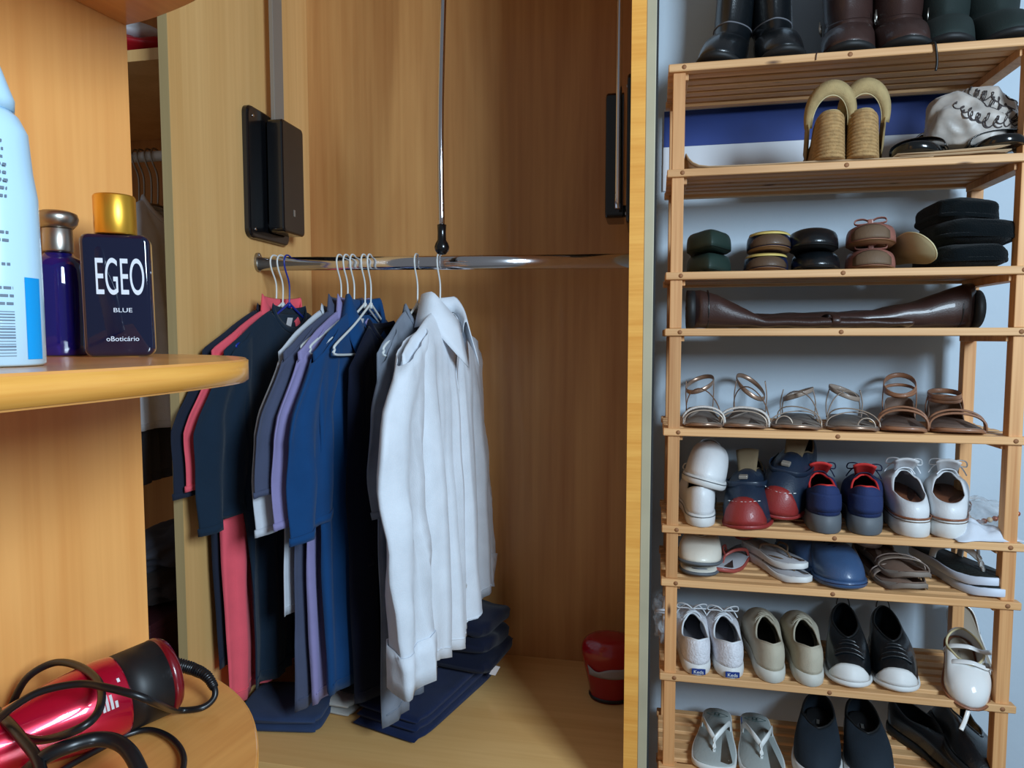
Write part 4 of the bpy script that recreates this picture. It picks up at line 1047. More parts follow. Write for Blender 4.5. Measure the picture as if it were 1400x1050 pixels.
# ------------ generic sandal
def sandal(name, label, px, v, tier, ang, L=.25, W=.085, kind='round', bed=None, sole=None, th=(.006, .010), rise=0.0, straps=(), dz=0.0, pitch=0, roll=0, group=None, edge=None, heel=None, cat='sandal', curl=0.0, imprint=None):
    loc, u = place(px, v, tier, ang, dz)
    t = thing(name, label, cat, loc, (0, 0, 0), group)
    t.rotation_mode = 'QUATERNION'
    t.rotation_quaternion = (Matrix.Rotation(turn(px, ang), 4, 'Z') @ Matrix.Rotation(R(roll), 4, 'X') @ Matrix.Rotation(R(pitch), 4, 'Y')).to_quaternion()
    def zb(s): return interp([(0, rise), (.3, rise*.8), (.62, 0), (.85, 0), (1, .006+curl)], s)
    def th_(s): return interp([(0, th[1]), (.4, th[1]), (.7, th[0]), (1, th[0])], s)
    r0 = outline(L, W, kind, -.001, zb); r1 = outline(L, W, kind, 0, lambda s: zb(s)+.0015)
    r2 = outline(L, W, kind, 0, lambda s: zb(s)+th_(s)-.001); r3 = outline(L, W, kind, -.0015, lambda s: zb(s)+th_(s))
    vs, fs = loft([r0, r1, r2, r3], True, True, True); mesh('sole', vs, fs, sole, t)
    b0 = outline(L, W, kind, -.003, lambda s: zb(s)+th_(s)+.0002); b1 = outline(L, W, kind, -.004, lambda s: zb(s)+th_(s)+.0018)
    vs, fs = loft([b0, b1], True, True, True); fb = mesh('footbed', vs, fs, bed, t)
    if heel:
        h0 = outline(L, W*.95, kind, -.003, 0, s1=.28) if False else [Vector(((s*.27-.5)*L+.002, sd*hwid(min(s*.27, .2) if s < .95 else 0)*W/2*.93*(1 if s < .98 else 0), 0)) for s, sd in SG]
        h1 = [Vector((p.x, p.y, rise+.002)) for p in h0]
        vs, fs = loft([h0, h1], True, True, True); mesh('heel_block', vs, fs, heel, t)
    def zt(s): return zb(s)+th_(s)
    for st in straps:
        k = st[0]
        if k == 'arc':      # ('arc', s, h, halfwidth, lean, mat, [thick])
            _, s, h, w, lean, m = st[:6]; th3 = st[6] if len(st) > 6 else .0014
            P = []
            for i in range(19):
                a = pi*i/18
                P.append(Vector(((s-.5)*L - lean*sin(a), (hwid(s, kind)*W/2+.0008)*cos(a)*(1+.12*sin(a)), zt(s)-.003+h*sin(a)**.8)))
            tube('strap', P, w, m, t, h=th3, up=(1, 0, 0), spline=False, seg=8)
        elif k == 'cross':  # ('cross', s1, s2, h, w, mat)
            _, s1, s2, h, w, m = st
            P = [Vector(((s1+(s2-s1)*i/14-.5)*L, (hwid(s1+(s2-s1)*i/14, kind)*W/2)*cos(pi*i/14), zt(s1+(s2-s1)*i/14)-.002+h*sin(pi*i/14)**.8)) for i in range(15)]
            tube('strap', P, w, m, t, h=.0013, up=(1, 0, 0), spline=False, seg=8)
        elif k == 'ankle':  # ('ankle', s0, h_front, h_back, w, mat)
            _, s0, hf, hb, w, m = st[:6]; tl = st[6] if len(st) > 6 else 0
            P = []
            for i in range(28):
                a = 2*pi*i/28
                x = (s0-.5)*L*1.0 + .036*cos(a)+.0; y = .031*sin(a)
                P.append(Vector((x, y, zt(.1)+ (hf+hb)/2 + (hf-hb)/2*cos(a) + tl*sin(a))))
            tube('ankle_strap', P, w, m, t, h=.0014, up=(0, 0, 1), closed=True, spline=False, seg=8)
        elif k == 'post':   # side posts from sole to height ('post', s, x_top, h, w, mat)
            _, s, dx, h, w, m = st
            for sd in (-1, 1):
                y = hwid(s, kind)*W/2
                tube('side_strap', [(((s-.5)*L), sd*y, zt(s)-.003), ((s-.5)*L+dx*.5, sd*(y+.002), zt(s)+h*.5), ((s-.5)*L+dx, sd*.031, zt(s)+h)], w, m, t, h=.0013, up=(1, 0, 0), seg=8)
        elif k == 'counter':  # solid heel counter ('counter', s, h, mat)
            _, s1, h, m = st
            rows = []
            for q in (0, .5, 1):
                row = []
                for i in range(21):
                    a = -1+2*i/20; s = s1*abs(a)**1.6; y = (1 if a > 0 else -1)*hwid(max(s, .0001), kind)*W/2
                    hh2 = h*(1-.75*abs(a)**2.5)
                    row.append(Vector(((s-.5)*L+.001+.006*q, y*(1-.10*q), zt(s)-.002+hh2*q)))
                rows.append(row)
            vs, fs = loft(rows, False); mesh('heel_counter', vs, fs, m, t, solid=.0018, offset=0)
        elif k == 'toering':
            _, s, y, r, m = st
            P = [Vector(((s-.5)*L, y+r*cos(2*pi*i/20)*1.0, zt(s)+.002+max(-.004, r*sin(2*pi*i/20)*1.1))) for i in range(20)]
            tube('toe_loop', P, .0030, m, t, h=.0013, up=(1, 0, 0), closed=True, spline=False, seg=8)
        elif k == 'ythong':  # ('ythong', s_post, s_side, h, w, mat)
            _, sp_, ss_, h, w, m = st
            top_ = Vector(((sp_-.055-.5)*L, 0, zt(sp_)+h*.62))
            for sd in (-1, 1):
                y = hwid(ss_, kind)*W/2-.004
                P = [Vector(((sp_-.5)*L, 0, zt(sp_))), Vector(((sp_-.01-.5)*L, sd*.001, zt(sp_)+h*.3)), top_, Vector(((sp_*.62+ss_*.38-.5)*L, sd*y*.55, zt(.6)+h)), Vector(((ss_+.05-.5)*L, sd*y*.93, zt(ss_)+h*.62)), Vector(((ss_-.5)*L, sd*y, zt(ss_)-.001))]
                tube('thong_strap', P, lambda s, w=w: w*(.42+.75*s), m, t, h=.0019, up=(-.5, 0, 1), seg=8, k=5)
        elif k == 'bow':
            _, s, h, m = st
            for sd in (-1, 1):
                tube('bow_loop', [(((s-.5)*L), 0, zt(s)+h), ((s-.5)*L, sd*.012, zt(s)+h+.006), ((s-.5)*L, sd*.024, zt(s)+h+.003), ((s-.5)*L, sd*.012, zt(s)+h-.003)], .004, m, t, h=.0012, up=(1, 0, 0), closed=True, seg=6)
    return t, zt
M['patent'] = mat('black_patent', (10, 14, 16), .18, coat=.6)
M['silver_trim'] = mat('silver_trim', (180, 180, 176), .3, .8)
s1, _ = sandal('sandal', 'black sandal with a silver edged heel loop, left of the two under the bag', 1262, .10, 2, 165, W=.092, L=.22, bed=M['insole_dark'], sole=M['patent'], th=(.014, .018), dz=.0105, straps=[('arc', .72, .026, .020, 0.0, M['patent'], .002), ('ankle', .13, .050, .028, .004, M['patent'])], group='black sandals under the bag')
P = [Vector((-.078+.036*cos(2*pi*i/28), .0315*sin(2*pi*i/28), .0618+.011*cos(2*pi*i/28))) for i in range(28)]
tube('silver_edge', P, .0012, M['silver_trim'], s1, closed=True, spline=False, seg=6)
sandal('sandal', 'black sandal mostly hidden beneath the printed bag', 1350, .10, 2, 190, W=.095, L=.22, bed=M['insole_dark'], sole=M['patent'], th=(.014, .018), dz=.0125, straps=[('arc', .72, .028, .024, 0.0, M['patent'], .002), ('arc', .45, .036, .01, 0.0, M['patent'], .002)], group='black sandals under the bag')
M['scarf'] = mat('printed_satin', (176, 168, 160), .45, bump=.5, bscale=30, var=.22, vscale=30, sheen=.3)
M['ink'] = mat('dark_brown_ink', (60, 52, 52), .7)
bl, u = place(1330, .10, 2, 0, .076)
bg = thing('cloth_bag', 'crumpled pale satin bag printed with dark script', 'bag', bl, (R(-6), R(14), -YAW))
def bagr(d):
    k = 1 + .16*noise.noise(d*1.6+Vector((4, 1, 7))) - .22*abs(noise.noise(d*2.0+Vector((9, 2, 0)))) - .025*abs(noise.noise(d*6+Vector((1, 5, 2))))
    # long diagonal fold
    f = (d.x*0.55 + d.z*0.75 - .28)
    k -= .16*math.exp(-(f/.06)**2)
    return k
def bagp(th, a, off=0.0):
    d = Vector((cos(th)*cos(a), cos(th)*sin(a), sin(th))); k = bagr(d)+off
    return Vector((.088*d.x*k, .070*d.y*k, max(-.052, .074*d.z*k)))
rings = [[bagp(-pi/2+pi*i/60, 2*pi*j/120) for j in range(120)] for i in range(61)]
vs, fs = loft(rings, True, True, True); mesh('bag_cloth', vs, fs, M['scarf'], bg, weld=True)
# twisted neck of the bag to the right
vs, fs = sweep([(.060, -.02, -.01), (.070, -.030, -.018), (.076, -.040, -.026), (.080, -.052, -.030)], lambda s: .020-.012*sin(pi*min(1, s*1.2))+.012*s*s, k=8, seg=20)
vs = [Vector(v)*(1+.12*noise.noise(Vector(v)*60)) for v in vs]
mesh('bag_neck', vs, fs, M['scarf'], bg)
# script: looping pen strokes that follow the cloth
def script(path, name='script_print'):
    P = [bagp(th, a, .012) for th, a in path]
    return sweep(P, .0013, .0004, up=(0, 0, 1), spline=False, seg=6)
def word(th0, a0, n, h, w, slope, seed):
    r_ = random.Random(seed); path = []; N = n*16
    for i in range(N):
        f = i/16.0; k = int(f); amp_ = h*(1.7 if (k*7+seed) % 4 == 0 else 1)
        path.append((th0 + slope*f*w + amp_*sin(2*pi*f)*.5, a0 + w*f + .55*w*cos(2*pi*f)*.6))
    return script(path)
sc = [word(.40, -1.55, 6, .24, .17, -.62, 6), word(-.05, -2.15, 5, .20, .17, -.2, 7), word(.85, -2.3, 6, .18, .22, -.35, 4), word(.70, -2.0, 5, .26, .20, -.62, 1), word(.25, -2.4, 5, .20, .18, -.6, 2), word(.85, -1.0, 4, .18, .18, -.5, 3), word(-.15, -1.45, 4, .20, .16, .3, 5), word(.12, -.75, 4, .22, .16, -.4, 8)]
vs, fs = multi(sc); mesh('script_print', vs, fs, M['ink'], bg)
# ---------------- tier 3: stacked flats seen from the toes
def flat(label, px, dz, m, ang=180, kind='round', trim=None, bow=None, L=.235, W=.078, pitch=0, roll=0, heel=.045, cap=None, band=None, insole=None, sole_m=None, group='folded flats in stacked pairs', v=.125, op=(.03, .74), throat=.022):
    t, i = closed_shoe('flat_shoe', label, px, v, 3, ang, L=L, W=W, kind=kind, m=m, sole=(.005, .009), sole_m=sole_m or M['rubber_tan'], insole_m=insole or M['brown_lining'],
        heel=heel, side=.034, throat=throat, op=op, ow=.058, p=1.35, q=2.6, collar=trim, toe_cap=cap, cap_band=band, dz=dz, pitch=pitch, roll=roll, group=group, grow=-.001, spring=.004, curve=0)
    if bow:
        x = (op[1]-.5)*L+.012; z = i['rim'][KK].z
        bo = tube('bow', [(x, 0, z+.002), (x+.001, .012, z+.009), (x+.001, .026, z+.008), (x+.003, .027, z+.000), (x+.002, .010, z-.001)], .0042, bow, t, h=.0012, up=(1, 0, .3), closed=True, seg=8)
        tube('bow', [(x, 0, z+.002), (x+.001, -.012, z+.009), (x+.001, -.026, z+.008), (x+.003, -.027, z+.000), (x+.002, -.010, z-.001)], .0042, bow, t, h=.0012, up=(1, 0, .3), closed=True, seg=8)
        box('bow_knot', x-.004, x+.006, -.005, .005, z-.002, z+.008, bow, t, .002)
    return t
flat('dark green pointed flat, lower shoe of the leftmost stacked pair', 968, 0, M['l_green'], kind='point', W=.094, throat=.040, op=(.03, .66), sole_m=M['l_green'])
flat('dark green pointed flat, upper shoe of the leftmost stacked pair', 967, .046, M['l_green'], kind='point', W=.094, throat=.042, op=(.03, .66), ang=183, sole_m=M['l_green'])
CAPB = (M['cap_brown'], .84, 5); BND = (M['yellow'], .80, 4, 7)
flat('navy flat with a brown toe and pale gold piping, lower of its pair', 1045, 0, M['l_navy'], trim=M['yellow'], W=.086, throat=.034, op=(.03, .70), cap=CAPB, band=BND)
flat('navy flat with a brown toe and pale gold piping, upper of its pair', 1048, .042, M['l_navy'], trim=M['yellow'], W=.086, throat=.036, op=(.03, .70), ang=182, cap=CAPB, band=BND)
flat('black flat, lower of the stacked pair beside the navy flats', 1112, 0, M['l_black'], W=.092, throat=.038, op=(.03, .66), sole_m=M['rubber_black'])
flat('black flat, upper of the stacked pair beside the navy flats', 1110, .044, M['l_black'], W=.096, throat=.042, op=(.03, .62), ang=178, sole_m=M['rubber_black'])
CAPR = (M['brown_lining'], .88, 6)
flat('rose brown flat with a bow, lower of its stacked pair', 1186, 0, M['l_rose'], bow=M['l_rose'], W=.090, throat=.040, op=(.03, .70), cap=CAPR)
flat('rose brown flat with a bow, upper of its stacked pair', 1190, .050, M['l_rose'], bow=M['l_rose'], W=.090, throat=.040, op=(.03, .70), ang=176, roll=2, cap=CAPR)
M['insole_sand'] = mat('sand_insole', (186, 172, 132), .8)
loc, u = place(1236, .10, 3, 0, .042)
li = thing('loose_insole', 'sand coloured insole leaning between the rose flats and black slippers', 'insole', loc, (0, 0, 0))
li.rotation_mode = 'QUATERNION'; li.rotation_quaternion = (Matrix.Rotation(-YAW-pi/2+.15, 4, 'Z') @ Matrix.Rotation(R(-52), 4, 'X')).to_quaternion()
r0 = outline(.20, .074, 'round', 0, 0); r1 = [p+Vector((0, 0, .003)) for p in r0]
vs, fs = loft([r0, r1], True, True, True); mesh('insole_board', vs, fs, M['insole_sand'], li)
tube('edge_piping', [p+Vector((0, 0, .0015)) for p in r0], .0016, M['c_cream'], li, closed=True, spline=False, seg=6)
M['fuzzy'] = mat('black_fleece', (10, 16, 19), 1.0, bump=1.0, bscale=420, sheen=.08, spec=.1)
def slipper(label, px, v, dz, pitch, rx, ry, rz, seed, rollx=0):
    loc, u = place(px, v, 3, 0, dz)
    t = thing('fleece_slipper', label, 'slipper', loc, (R(rollx), R(pitch), -YAW), 'black fleece slippers')
    n = 36; rings = []
    for i in range(n+1):
        th = -pi/2+pi*i/n; ring = []
        for j in range(72):
            a = 2*pi*j/72; d = Vector((cos(th)*cos(a), cos(th)*sin(a), sin(th)))
            k = 1+.06*noise.noise(d*2+Vector((seed, 0, 0)))+.012*noise.noise(d*26+Vector((seed, 3, 0)))
            e_ = .62
            sg = lambda q: (abs(q)**e_)*(1 if q > 0 else -1)
            ring.append(Vector((rx*sg(d.x)*k, ry*sg(d.y)*k, rz*sg(d.z)*k+rz)))
        rings.append(ring)
    vs, fs = loft(rings, True, True, True); mesh('fleece_upper', vs, fs, M['fuzzy'], t, weld=True)
    P = [Vector((rx*1.0*(abs(cos(a))**.62)*(1 if cos(a) > 0 else -1), ry*1.0*(abs(sin(a))**.62)*(1 if sin(a) > 0 else -1), rz*.62)) for a in [2*pi*i/48 for i in range(48)]]
    tube('rolled_cuff', P, .0040, M['fuzzy'], t, h=.0012, up=(0, 0, 1), closed=True, spline=False, seg=10)
    return t
slipper('black fleece slipper at the bottom of the pile', 1309, .11, 0, 0, .064, .10, .0245, 2)
slipper('black fleece slipper in the middle of the pile, jutting right', 1316, .11, .0425, 3, .070, .10, .0275, 5)
slipper('black fleece slipper on top of the pile', 1303, .12, .082, 6, .058, .09, .0285, 8)
# ---------------- tier 4: tall brown boots lying down
def lying_boot(label, px0, px1, v, foot_left, m, dz=0.0, squash=1.0, cuff=False, tall=None):
    z = T[4]
    ua, ub = ru(px0, v, z), ru(px1, v, z); lo = min(ua, ub); ln = abs(ub-ua)
    t = thing('tall_boot', label, 'boot', rk(ua if foot_left else ub, v, z+.0006+dz), (0, 0, -YAW if foot_left else -YAW+pi), 'tall brown boots lying on the shelf')
    # local x: from the foot (0) to the top of the shaft (ln); y: depth; z: up
    prof = [(0.0, .024, .070), (.015, .040, .078), (.05, .042, .074), (.10, .040, .060), (.14, .040, .044), (.19, .044, .032), (.26, .050, .026), (.36, .055, .025), (ln-.02, .058, .023), (ln, .058, .022)]
    if tall: prof = [(x, hy, interp(tall, x)) for x, hy, h0 in prof]
    rings = []
    for x, hy, hgt in prof:
        hgt *= squash if x > .12 else 1
        rings.append([Vector((x, hy*cos(a)*(1.0) , hgt/2 + hgt/2*(abs(sin(a))**.8)*(1 if sin(a) > 0 else -1) + .0015*noise.noise(Vector((x*40, a, v*9))))) for a in [2*pi*i/28 for i in range(28)]])
    # smooth interpolation between rings
    big = []
    for k in range(len(rings)-1):
        for q in range(4):
            f = q/4; big.append([A.lerp(B, f*f*(3-2*f) if k < 6 else f) for A, B in zip(rings[k], rings[k+1])])
    big.append(rings[-1])
    for r_ in big:
        for p in r_: p.z = max(p.z+.001*sin(p.x*90+p.y*60), 0.0)
    vs, fs = loft(big, True, True, True); b = mesh('shaft', vs, fs, m, t)
    # foot part standing on its side with sole at the end
    r0 = [Vector((-.012, .040*cos(a), .040+.040*sin(a))) for a in [2*pi*i/28 for i in range(28)]]
    r1 = [Vector((.004, .042*cos(a), .040+.0395*sin(a))) for a in [2*pi*i/28 for i in range(28)]]
    vs, fs = loft([r0, r1], True, True, True); mesh('heel_end', vs, fs, M['rubber_black'], t)
    tube('seam_welt', [(0.03, .041*cos(a), .039+.040*sin(a)) for a in [2*pi*i/28 for i in range(28)]], .0015, M['l_black'], t, closed=True, spline=False, seg=6)
    tube('ankle_strap', [(.27, .052*cos(a), .014+.0145*sin(a)) for a in [2*pi*i/28 for i in range(28)]] if cuff else [(.20, .0455*cos(a), .0155+.017*sin(a)) for a in [2*pi*i/28 for i in range(28)]], .008, m, t, h=.0016, up=(1, 0, 0), closed=True, spline=False, seg=8)
    return t
lying_boot('tall brown boot lying with its foot at the left', 946, 1235, .060, True, M['l_brownboot'], cuff=True, tall=[(0, .078), (.03, .080), (.08, .052), (.13, .024), (.2, .022), (.5, .018)])
lying_boot('tall brown boot lying with its foot at the right, behind the other', 1030, 1326, .165, False, M['l_brownboot'], tall=[(0, .094), (.05, .082), (.12, .055), (.2, .040), (.3, .036), (.5, .032)])
# ---------------- tier 5: sandals
M['bronze'] = mat('bronze_metallic_leather', (168, 138, 118), .34, .6)
M['pale_metal'] = mat('pale_gold_leather', (206, 188, 170), .38, .45)
M['braid'] = mat('white_braid', (214, 206, 198), .7, bump=1.0, bscale=300)
M['bed_taupe'] = leather('taupe_footbed', (128, 116, 106), .7, 0)
M['taupe'] = leather('taupe_leather', (150, 132, 118), .5, .1)
M['tan'] = leather('tan_leather', (146, 100, 72), .5, .15)
M['bed_brown'] = leather('brown_footbed', (120, 96, 82), .7, 0)
SD = 'flat sandals in a row on the shelf'
sandal('sandal', 'bronze sandal with a white braided toe strap beside the left post', 959, .125, 5, 182, W=.086, bed=M['bed_taupe'], sole=M['bronze'], straps=[('arc', .80, .038, .0060, .0, M['braid'], .0026), ('arc', .85, .032, .0026, .0, M['pale_metal'], .0014), ('ankle', .13, .046, .070, .0050, M['bronze'], .012), ('post', .13, .0, .066, .0042, M['bronze']), ('cross', .62, .20, .058, .0028, M['bronze'])], heel=M['bronze'], rise=.010, group=SD)
sandal('sandal', 'bronze sandal with a white braided toe strap and a rising ankle strap', 1021, .125, 5, 174, W=.098, bed=M['bed_taupe'], sole=M['bronze'], straps=[('arc', .80, .038, .0060, .0, M['braid'], .0026), ('arc', .85, .032, .0026, .0, M['pale_metal'], .0014), ('ankle', .13, .040, .066, .0052, M['bronze'], -.022), ('post', .13, .0, .068, .0042, M['bronze']), ('cross', .66, .18, .064, .0036, M['bronze'])], heel=M['bronze'], rise=.010, group=SD)
sandal('sandal', 'taupe toe-loop sandal next to the bronze sandals', 1089, .125, 5, 176, W=.100, bed=M['bed_taupe'], sole=M['bronze'], straps=[('toering', .84, -.022, .016, M['pale_metal']), ('cross', .80, .45, .036, .0038, M['pale_metal']), ('cross', .45, .78, .026, .0022, M['taupe']), ('ankle', .14, .048, .048, .0052, M['taupe'], .012), ('post', .16, .0, .058, .0028, M['taupe']), ('cross', .55, .10, .060, .0028, M['taupe'])], group=SD)
sandal('sandal', 'taupe toe-loop sandal next to the tan sandals', 1160, .125, 5, 183, W=.100, bed=M['bed_taupe'], sole=M['bronze'], straps=[('toering', .84, .022, .016, M['pale_metal']), ('cross', .80, .45, .034, .0038, M['pale_metal']), ('cross', .45, .78, .026, .0022, M['taupe']), ('ankle', .14, .048, .058, .0052, M['taupe'], -.012), ('post', .16, .0, .060, .0028, M['taupe']), ('cross', .10, .55, .062, .0028, M['taupe'])], group=SD)
sandal('sandal', 'tan two-strap sandal with a tall round ankle loop', 1231, .125, 5, 178, W=.086, kind='square', bed=M['bed_brown'], sole=M['tan'], th=(.007, .010), straps=[('arc', .82, .038, .0060, .0, M['tan'], .0026), ('arc', .75, .043, .0040, .0, M['tan'], .0024), ('ankle', .14, .050, .092, .0055, M['tan']), ('post', .16, .0, .072, .0045, M['tan']), ('ankle', .15, .050, .070, .0035, M['tan']), ('counter', .25, .045, M['bed_brown'])], group=SD)
sandal('sandal', 'tan two-strap sandal at the right end of the sandal row', 1299, .125, 5, 183, W=.094, kind='square', bed=M['bed_brown'], sole=M['tan'], th=(.007, .010), straps=[('arc', .82, .034, .0060, .0, M['tan'], .0026), ('arc', .75, .039, .0040, .0, M['tan'], .0024), ('ankle', .14, .046, .058, .0055, M['tan']), ('post', .16, .0, .050, .0045, M['tan']), ('ankle', .15, .038, .046, .0035, M['tan']), ('counter', .25, .048, M['bed_brown'])], group=SD)
# ---------------- tier 6: sneakers
closed_shoe('sneaker', 'white leather sneaker, lower of the two stacked beside the left post', 954, .128, 6, 2, W=.080, L=.26, m=M['l_white'], sole=(.022, .026), heel=.055, side=.040, throat=.060, ow=.056, group='stacked white sneakers', laces=M['lace_white'], foxing=M['rubber_grey'], insole_m=M['insole_grey'], p=1.7, q=1.9, collar=M['l_white'])
closed_shoe('sneaker', 'white leather sneaker tilted on top of the other beside the left post', 961, .13, 6, 178, dz=.072, roll=-13, pitch=-3, W=.086, L=.26, m=M['l_white'], sole=(.018, .022), heel=.060, side=.045, throat=.070, ow=.056, group='stacked white sneakers', foxing=M['rubber_grey'], insole_m=M['insole_grey'], p=1.3, q=2.3, sole_m=M['rubber_white'])
M['l_navyboot'] = leather('dark_navy_leather', (22, 38, 58), .5, .15); M['redleather'] = leather('dark_red_leather', (142, 42, 40), .5, .1)
M['tan_lining'] = leather('tan_canvas_lining', (118, 100, 74), .85, 0)
def navy_bootie(label, px, dz, ang, pitch, roll, v):
    t, i = closed_shoe('ankle_boot', label, px, v, 6, ang, W=.096, L=.25, m=M['l_navyboot'], sole=(.010, .016), sole_m=M['redleather'], heel=.080, side=.062, throat=.088, op=(.03, .46), ow=.056, dz=dz, pitch=pitch, roll=roll, group='navy and red ankle boots', collar=M['tan_lining'], p=1.5, q=1.7, spring=.010, insole_m=M['tan_lining'], heel_patch=None, cat='boot', toe_cap=(M['redleather'], .86, 6))
    rr = i['rings']
    # tongue, strap with buckle, stitched toe
    rows = []
    tr = i['rim'][KK]
    for a in range(7):
        f = a/6; rows.append([Vector((tr.x+.006-.035*f, (j-3)/3*(.018+.006*f), tr.z-.006+.042*f-.004*((j-3)/3)**2)) for j in range(7)])
    vs, fs = loft(rows, False); mesh('tongue', vs, fs, M['tan_lining'], t, solid=.003, offset=0)
    sel = [k for k in range(len(SG)) if .38 < SG[k][0] < 1.01]
    ring = rr[7]
    tube('strap', [ring[k]*1.0+Vector((0, SG[k][1]*.003, .004)) for k in sel if SG[k][0] < .97], .0065, M['l_navyboot'], t, h=.0016, up=(0, 0, 1), spline=False, seg=8)
    bx = rr[9][KK]
    box('buckle', bx.x-.006, bx.x+.008, -.012, .006, bx.z-.001, bx.z+.007, M['greymetal'], t, .002)
    st = [rr[4][k]+Vector((.0012, SG[k][1]*.001, .002)) for k in range(len(SG)) if SG[k][0] > .90]
    parts = [sweep([a.lerp(b, .15), a.lerp(b, .7)], .0011, spline=False, seg=5) for a, b in zip(st, st[1:])]
    vs, fs = multi(parts); mesh('toe_stitching', vs, fs, M['plastic_white'], t)
    return t
navy_bootie('navy ankle boot with red toe, left of the pair, leaning forward', 1026, .004, 172, 6, 5, .115)
navy_bootie('navy ankle boot with red toe, propped higher between boot and sneaker', 1078, .045, 165, 18, -8, .15)
def run_shoe(label, px, ang):
    t, i = closed_shoe('sneaker', label, px, .135, 6, ang, W=.086, L=.275, m=M['c_navy'], sole=(.026, .036), sole_m=M['rubber_grey'], heel=.060, side=.042, throat=.066, op=(.03, .50), ow=.054, laces=M['lace_navy'], tongue=M['red'], collar=M['red'], group='navy running sneakers', p=1.6, q=1.9, insole_m=M['red'], heel_patch=(M['c_navy'], 7))
    return t
run_shoe('navy sneaker with red collar beside the propped ankle boot', 1117, 4)
run_shoe('navy sneaker with red collar beside the white platform sneakers', 1179, -2)
def platform(label, px, ang):
    t, i = closed_shoe('platform_sneaker', label, px, .138, 6, ang, W=.088, L=.270, m=M['l_white'], sole=(.030, .036), sole_m=M['rubber_white'], heel=.032, side=.042, throat=.078, op=(.05, .46), ow=.060, laces=M['lace_white'], tongue=M['l_white'], insole_m=M['insole_brown'], insole_z=.024, foxing=M['brown_lining'], group='white platform sneakers', p=1.5, q=1.8, curve=0, lace_n=6)
    tp = i['top']
    rs2 = [outline(i['L'], i['W'], 'round', .0040, lambda s: tp(s)+.0002), outline(i['L'], i['W'], 'round', .0042, lambda s: tp(s)+.0040)]
    vs, fs = loft(rs2, True); mesh('jute_trim', vs, fs, M['insole_brown'], t, solid=.0015, offset=1)
platform('white platform sneaker with brown insole next to the navy sneakers', 1231, 6)
platform('white platform sneaker with brown insole next to the bead bag', 1292, -3)
# beads in a plastic bag and a white cloth
M['clearplastic'], nt_, b_ = newmat('clear_plastic')
b_.inputs['Base Color'].default_value = (.8, .84, .88, 1); b_.inputs['Roughness'].default_value = .12; b_.inputs['Alpha'].default_value = .28
M['bead'] = mat('copper_bead', (176, 92, 62), .25, .3, coat=.5); M['bead2'] = mat('cream_bead', (228, 200, 160), .25, coat=.5)
loc, u = place(1338, .15, 6, 0)
pb_ = thing('bead_bracelet', 'copper and cream bead bracelet in the clear bag behind the white cloth', 'bracelet', loc, (0, 0, -YAW))
for k in range(9):
    o = blob('bead', .0056, .0056, .0056, M['bead2'] if k in (3,) else M['bead'], pb_, (-.034+.0098*k, -.055-.010*k*0+.0, .012+.0030*k), seed=k, amp=.02, n=8, flat=False)
tube('bead_thread', [(-.040, -.055, .010), (.048, -.055, .037)], .0008, M['brown_lining'], pb_, spline=False, seg=5)
loc, u = place(1340, .13, 6, 0)
cbg = thing('plastic_bag', 'small clear plastic bag around the bead bracelet', 'plastic bag', loc, (0, 0, -YAW))
blob('bag_film', .050, .085, .030, M['clearplastic'], cbg, (0, 0, .0258), seed=22, amp=.35, fr=2.2, creases=.3)
loc, u = place(1336, .055, 6, 0)
wc = thing('white_cloth', 'crumpled white tissue cloth at the right end of the shelf', 'cloth', loc, (0, 0, -YAW))
M['tissue'] = mat('white_tissue', (206, 212, 222), .85, bump=.5, bscale=90)
rows = []
for i in range(25):
    row = []
    for j in range(37):
        x = -.062+.125*j/36; y = -.062+.095*i/24
        e = max(0, 1-abs((j-18)/18)**3)*max(0, 1-abs((i-12)/12)**3)
        z = .001 + e*(.012+.022*abs(noise.noise(Vector((x*22, y*22, 4))))+.010*noise.noise(Vector((x*60, y*50, 1)))+.012*math.exp(-((x+.02)/.02)**2))
        row.append(Vector((x+.012*noise.noise(Vector((y*30, 0, 2))), y+.01*noise.noise(Vector((x*30, 5, 2)))+.02*(j/36), max(.0006, z))))
    rows.append(row)
vs, fs = loft(rows, False); mesh('cloth_sheet', vs, fs, M['tissue'], wc, solid=.0008, offset=1)
# ---------------- tier 7
M['l_cream'] = leather('cream_leather', (220, 214, 200), .45, .15, .05)
ml2 = dict(W=.078, L=.215, m=M['l_cream'], sole=(.008, .014), sole_m=M['rubber_grey'], heel=.012, side=.010, throat=.012, op=(.03, .58), ow=.054, p=1.45, q=2.2, insole_m=M['insole_grey'])
ml = dict(W=.090, L=.215, m=M['l_cream'], sole=(.008, .016), sole_m=M['rubber_grey'], heel=.042, side=.030, throat=.034, op=(.03, .58), ow=.054, p=1.45, q=2.2, insole_m=M['insole_grey'], collar=M['l_cream'])
t, i = closed_shoe('loafer', 'cream loafer with a bow, upper of the pair stacked beside the left post', 958, .118, 7, 176, dz=.022, group='stacked cream loafers', **ml)
tube('bow', [(.022, 0, .056), (.024, .014, .064), (.026, .030, .060), (.024, .014, .053)], .003, M['l_cream'], t, h=.0012, up=(1, 0, .2), closed=True)
tube('bow', [(.022, 0, .056), (.024, -.014, .064), (.026, -.030, .060), (.024, -.014, .053)], .003, M['l_cream'], t, h=.0012, up=(1, 0, .2), closed=True)
closed_shoe('loafer', 'cream loafer, lower of the pair stacked beside the left post', 955, .120, 7, 180, group='stacked cream loafers', **ml2)
M['redstrap'] = leather('faded_red_leather', (158, 70, 62), .5, .1); M['bed_grey'] = mat('pale_grey_footbed', (172, 172, 176), .7)
